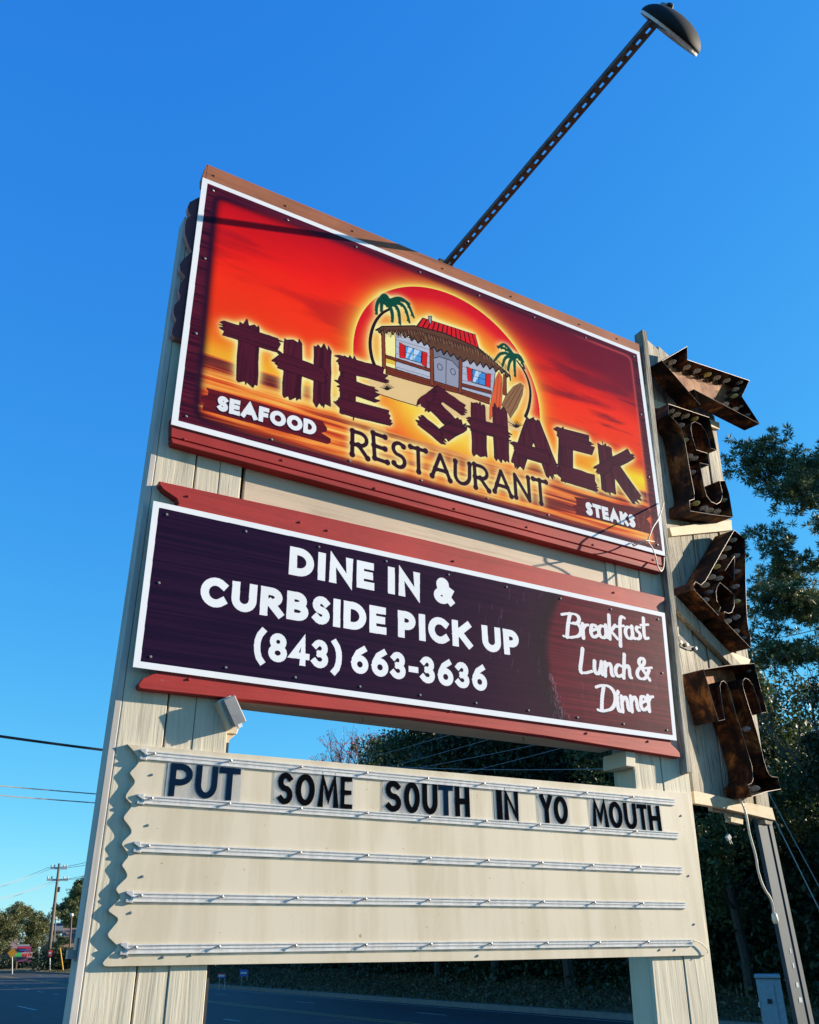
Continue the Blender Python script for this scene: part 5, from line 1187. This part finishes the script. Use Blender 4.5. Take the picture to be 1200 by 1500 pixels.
# a belt of far trees beyond the crossing
for i, pxx in enumerate(range(-60, 560, 26)):
    if 150 < pxx < 330 and False: continue
    hz_tree('far_tree', (B3, BG, B1)[i % 3], pxx+random.Random(i).uniform(-8, 8), 170, (1392 if 310 < pxx < 480 else 1368)-random.Random(i+50).uniform(0, 14) if not (300 < pxx < 470) else 1392, 12.5, 'far tree in the belt closing the end of the road', i)['group'] = 'far trees at the end of the road'
# hedge in front of buildings
rl3 = np.random.default_rng(8); P_ = []
for pxx in np.arange(72, 128, .12): 
    q = at(pxx, 88); 
    for _ in range(14): P_.append((q.x+rl3.normal(0, .9), q.y+rl3.normal(0, .9), .1+rl3.random()*1.7))
me = quads_mesh('hedge', cards(np.array(P_), np.array([0, 0, 1.]), .22, rl3)); me.materials.append(M['leaf_dark']); tag(link('hedge', me), 'low clipped dark hedge along the far kerb behind the utility pole', 'hedge')
P_ = []
for pxx in np.arange(-12, 62, .2):
    q = at(pxx, 97)
    for _ in range(10): P_.append((q.x+rl3.normal(0, .9), q.y+rl3.normal(0, .9), .1+rl3.random()*1.0))
me = quads_mesh('hedge', cards(np.array(P_), np.array([0, 0, 1.]), .22, rl3)); me.materials.append(M['leaf_dark']); tag(link('hedge', me), 'low dark shrubs under the colourful sign at the street corner', 'hedge')
# buildings
plain('siding_green', (.22, .26, .24), .7); plain('roof_brown', (.20, .13, .10), .8); plain('roof_grey', (.12, .13, .14), .8); plain('window_dark', (.03, .04, .05), .15, bmp=0)
plain('sign_red', (.75, .05, .07), .4, bmp=0); plain('sign_pink', (.30, .08, .16), .4, bmp=0); plain('sign_green', (.12, .65, .12), .4, bmp=0); plain('sign_yellow', (.55, .28, .02), .4, bmp=0); plain('sign_blue', (.05, .12, .45), .4, bmp=0); plain('brick_wall', (.22, .13, .10), .8)
def house(pxl, pxr, Y, eave_py, ridge_py, mw, mr, label, depth=9):
    a = at(pxl, Y); b = at(pxr, Y); d_ = (b-a); L = d_.length; d_.normalize(); nrm = Vector((-d_.y, d_.x, 0)); 
    if nrm.dot(a-Vector(tuple(CAM))) < 0: nrm = -nrm
    he = htop((pxl+pxr)/2, eave_py, Y); hr = htop((pxl+pxr)/2, ridge_py, Y)
    h_ = empty('house', ((a.x+b.x)/2, (a.y+b.y)/2, 0), label, 'building'); c, e = a+nrm*depth, b+nrm*depth; zv = Vector((0, 0, 1))
    MB().add([a, b, e, c, a+zv*he, b+zv*he, e+zv*he, c+zv*he], [(0,1,5,4),(1,2,6,5),(2,3,7,6),(3,0,4,7)]).build('wall', M[mw], h_)
    m1, m2 = (a+c)/2+zv*hr-d_*.4, (b+e)/2+zv*hr+d_*.4; o_ = .5
    ro = MB().add([a-nrm*o_-d_*.4+zv*(he-.1), b-nrm*o_+d_*.4+zv*(he-.1), m2, m1, e+nrm*o_+d_*.4+zv*(he-.1), c+nrm*o_-d_*.4+zv*(he-.1)], [(0,1,2,3),(4,5,3,2),(0,3,5),(1,4,2)]).build('roof', M[mr], h_); so_ = ro.modifiers.new('t', 'SOLIDIFY'); so_.thickness = .15
    n_ = max(2, int(L/4))
    for i in range(n_):
        p_ = a+d_*L*(i+.5)/n_-nrm*.03; q_ = [p_-d_*.55+zv*1.1, p_+d_*.55+zv*1.1, p_+d_*.55+zv*(min(he-.5, 2.5)), p_-d_*.55+zv*(min(he-.5, 2.5))]
        MB().add([tuple(v) for v in q_]+[tuple(v+nrm*.1) for v in q_], [(0,1,2,3),(0,4,5,1),(1,5,6,2),(2,6,7,3),(3,7,4,0)]).build('window', M['window_dark'], h_)
    return h_
house(58, 78, 110, 1362, 1351, 'siding_green', 'roof_grey', 'grey green building left of the utility pole')
house(88, 150, 118, 1386, 1358, 'brick_wall', 'roof_brown', 'low building with a brown roof behind the street lamp')
house(-30, 14, 104, 1388, 1372, 'brick_wall', 'roof_brown', 'low building under the trees at the left edge')
# street lamps
for pxx, pyt, Y, lab in ((104, 1341, 96, 'street lamp on a dark pole right of the utility pole'), (80.5, 1346, 108, 'small street lamp just right of the utility pole')):
    b = at(pxx-4, Y); t3 = at(pxx+1, Y, htop(pxx, pyt, Y)); s_ = empty('street_lamp', b, lab, 'street lamp')
    MB().tube([b, t3], .10, 8, True, .07).build('pole', M['pole_wood'], s_); MB().lathe([(.0001, .18), (.14, .15), (.19, .03), (.12, -.09), (.0001, -.12)], (0, 0, 1), tuple(t3), 10).build('head', M['white_enamel'], s_, smooth=True)
# coloured sign at the corner
Ys = 90
def board(name, pxl, pxr, pyt, pyb, Y, mat, parent, dy=0, th=.12):
    a = at(pxl, Y-dy, htop(pxl, pyb, Y-dy)); b = at(pxr, Y-dy, htop(pxr, pyb, Y-dy)); zt = htop(pxl, pyt, Y-dy)-a.z; d_ = (b-a).normalized(); nr = Vector((-d_.y, d_.x, 0))
    if nr.dot(a-Vector(tuple(CAM))) < 0: nr = -nr
    zv = Vector((0, 0, zt)); v = [a, b, b+zv, a+zv, a+nr*th, b+nr*th, b+nr*th+zv, a+nr*th+zv]
    return MB().add(v, [(0,1,2,3),(7,6,5,4),(0,4,5,1),(1,5,6,2),(2,6,7,3),(3,7,4,0)]).build(name, M[mat], parent)
cs = empty('business_sign', at(34, Ys), 'colourful business sign with a white arched top and red and green lettering', 'sign')
board('base', 24, 46, 1402.5, 1409, Ys, 'sign_pink', cs); board('panel', 22, 46.5, 1395, 1402.5, Ys, 'white_enamel', cs, 0, .3); board('panel', 24, 45, 1386, 1395, Ys, 'sign_pink', cs, .01, .3); board('panel', 27, 43, 1383.5, 1386, Ys, 'rail_grey', cs, .0, .3)
board('stripe', 26, 43, 1387.5, 1389.5, Ys, 'sign_red', cs, .1, .05); board('stripe', 28, 41, 1391, 1393, Ys, 'sign_blue', cs, .1, .05)
for i, (a, b, mt) in enumerate(((22.5, 25, 'sign_green'), (25.6, 28, 'sign_green'), (28.6, 31, 'sign_green'), (31.6, 34, 'sign_red'), (34.8, 37, 'sign_red'), (37.6, 40, 'sign_red'), (40.6, 43, 'sign_red'), (43.6, 46, 'sign_red'))): board('letter', a, b, 1396.3, 1401.5, Ys, mt, cs, .1, .05)
ws_ = empty('warning_sign', at(18, 84), 'yellow diamond warning sign beside the colourful business sign', 'sign')
c = at(18, 84, htop(18, 1396, 84)); d_ = (at(22, 84)-at(14, 84)).normalized(); R_ = .36; v = [c-d_*R_, c-Vector((0, 0, R_)), c+d_*R_, c+Vector((0, 0, R_))]; nr = Vector((d_.y, -d_.x, 0))*.04
MB().add([tuple(q) for q in v]+[tuple(q+nr) for q in v], [(0,1,2,3),(7,6,5,4),(0,4,5,1),(1,5,6,2),(2,6,7,3),(3,7,4,0)]).build('plate', M['sign_yellow'], ws_)
MB().tube([at(18, 84.1), c], .04, 6).build('post', M['pole_steel'], ws_)
rs_ = empty('red_sign', at(73.5, 86), 'small red and white sign by the hedge behind the utility pole', 'sign'); board('panel', 70.5, 76, 1392, 1401, 86, 'sign_red', rs_); board('stripe', 71.5, 75, 1395, 1398, 86, 'white_enamel', rs_, .06, .04); MB().tube([at(73.3, 86.2), at(73.3, 86.2, htop(73, 1400, 86))], .05, 6).build('post', M['pole_steel'], rs_)
MB_ = MB().tube([at(93, 84), at(88, 84, htop(88, 1389, 84))], .055, 8).build('guy_guard', M['sign_yellow'], None); tag(MB_, 'leaning yellow guy wire guard beside the hedge', 'guard')
# yard signs on the verge
for pxx, pyt, pyb, mt, lab in ((324.5, 1426, 1433, 'sign_red', 'small red yard sign on the far verge'), (357, 1420.5, 1430.5, 'sign_blue', 'small dark blue yard sign on the far verge')):
    g0 = Vector(tuple(G(pxx, pyb+4, .35))); Y = math.hypot(g0.x-CAM[0], g0.y-CAM[1]); y_s = empty('yard_sign', g0, lab, 'yard sign')
    board('panel', pxx-6, pxx+6, pyt, pyb, Y, mt, y_s, 0, .02); board('lettering', pxx-4.6, pxx+4.6, (pyt+pyb)/2-1.4, (pyt+pyb)/2+1.2, Y, 'white_enamel', y_s, .03, .01)
    if mt == 'sign_red': board('stripe', pxx-6, pxx+6, pyb-2, pyb, Y, 'sign_blue', y_s, .02, .01)
    for s_ in (-4, 4): q = at(pxx+s_, Y); MB().tube([(q.x, q.y, 0), (q.x, q.y, htop(pxx, pyb, Y))], .01, 5).build('leg', M['pole_steel'], y_s)
# utility cabinet beside the wood
Yc = 14.5; cab = empty('utility_cabinet', at(1148, Yc), 'pale blue grey utility cabinet beside the galvanised post', 'cabinet')
def cbox(pxl, pxr, zb, zt, Y, dep_, nm, mt, dy=0, par=cab):
    a = at(pxl, Y-dy); b = at(pxr, Y-dy); d_ = (b-a).normalized(); nr = Vector((-d_.y, d_.x, 0))
    if nr.dot(a-Vector(tuple(CAM))) < 0: nr = -nr
    v = [Vector((q.x, q.y, z)) for z in (zb, zt) for q in (a, b, b+nr*dep_, a+nr*dep_)]
    return MB().add(v, [(0,3,2,1),(4,5,6,7),(0,1,5,4),(1,2,6,5),(2,3,7,6),(3,0,4,7)]).build(nm, M[mt], par, bevel=.01)
zt = htop(1147, 1434, Yc); cbox(1131, 1169, -.2, zt, Yc, .5, 'body', 'cabinet_grey'); cbox(1129.5, 1170, zt+.005, zt+.05, Yc, .56, 'lid', 'cabinet_grey', .03)
cbox(1133, 1157, .1, zt-.05, Yc, .02, 'door', 'cabinet_grey', .025)
cbox(1129, 1132, zt-.35, zt-.28, Yc, .03, 'hinge', 'pole_steel', .03); cbox(1144, 1151, zt-.30, zt-.24, Yc, .01, 'emblem', 'dark_metal', .04)
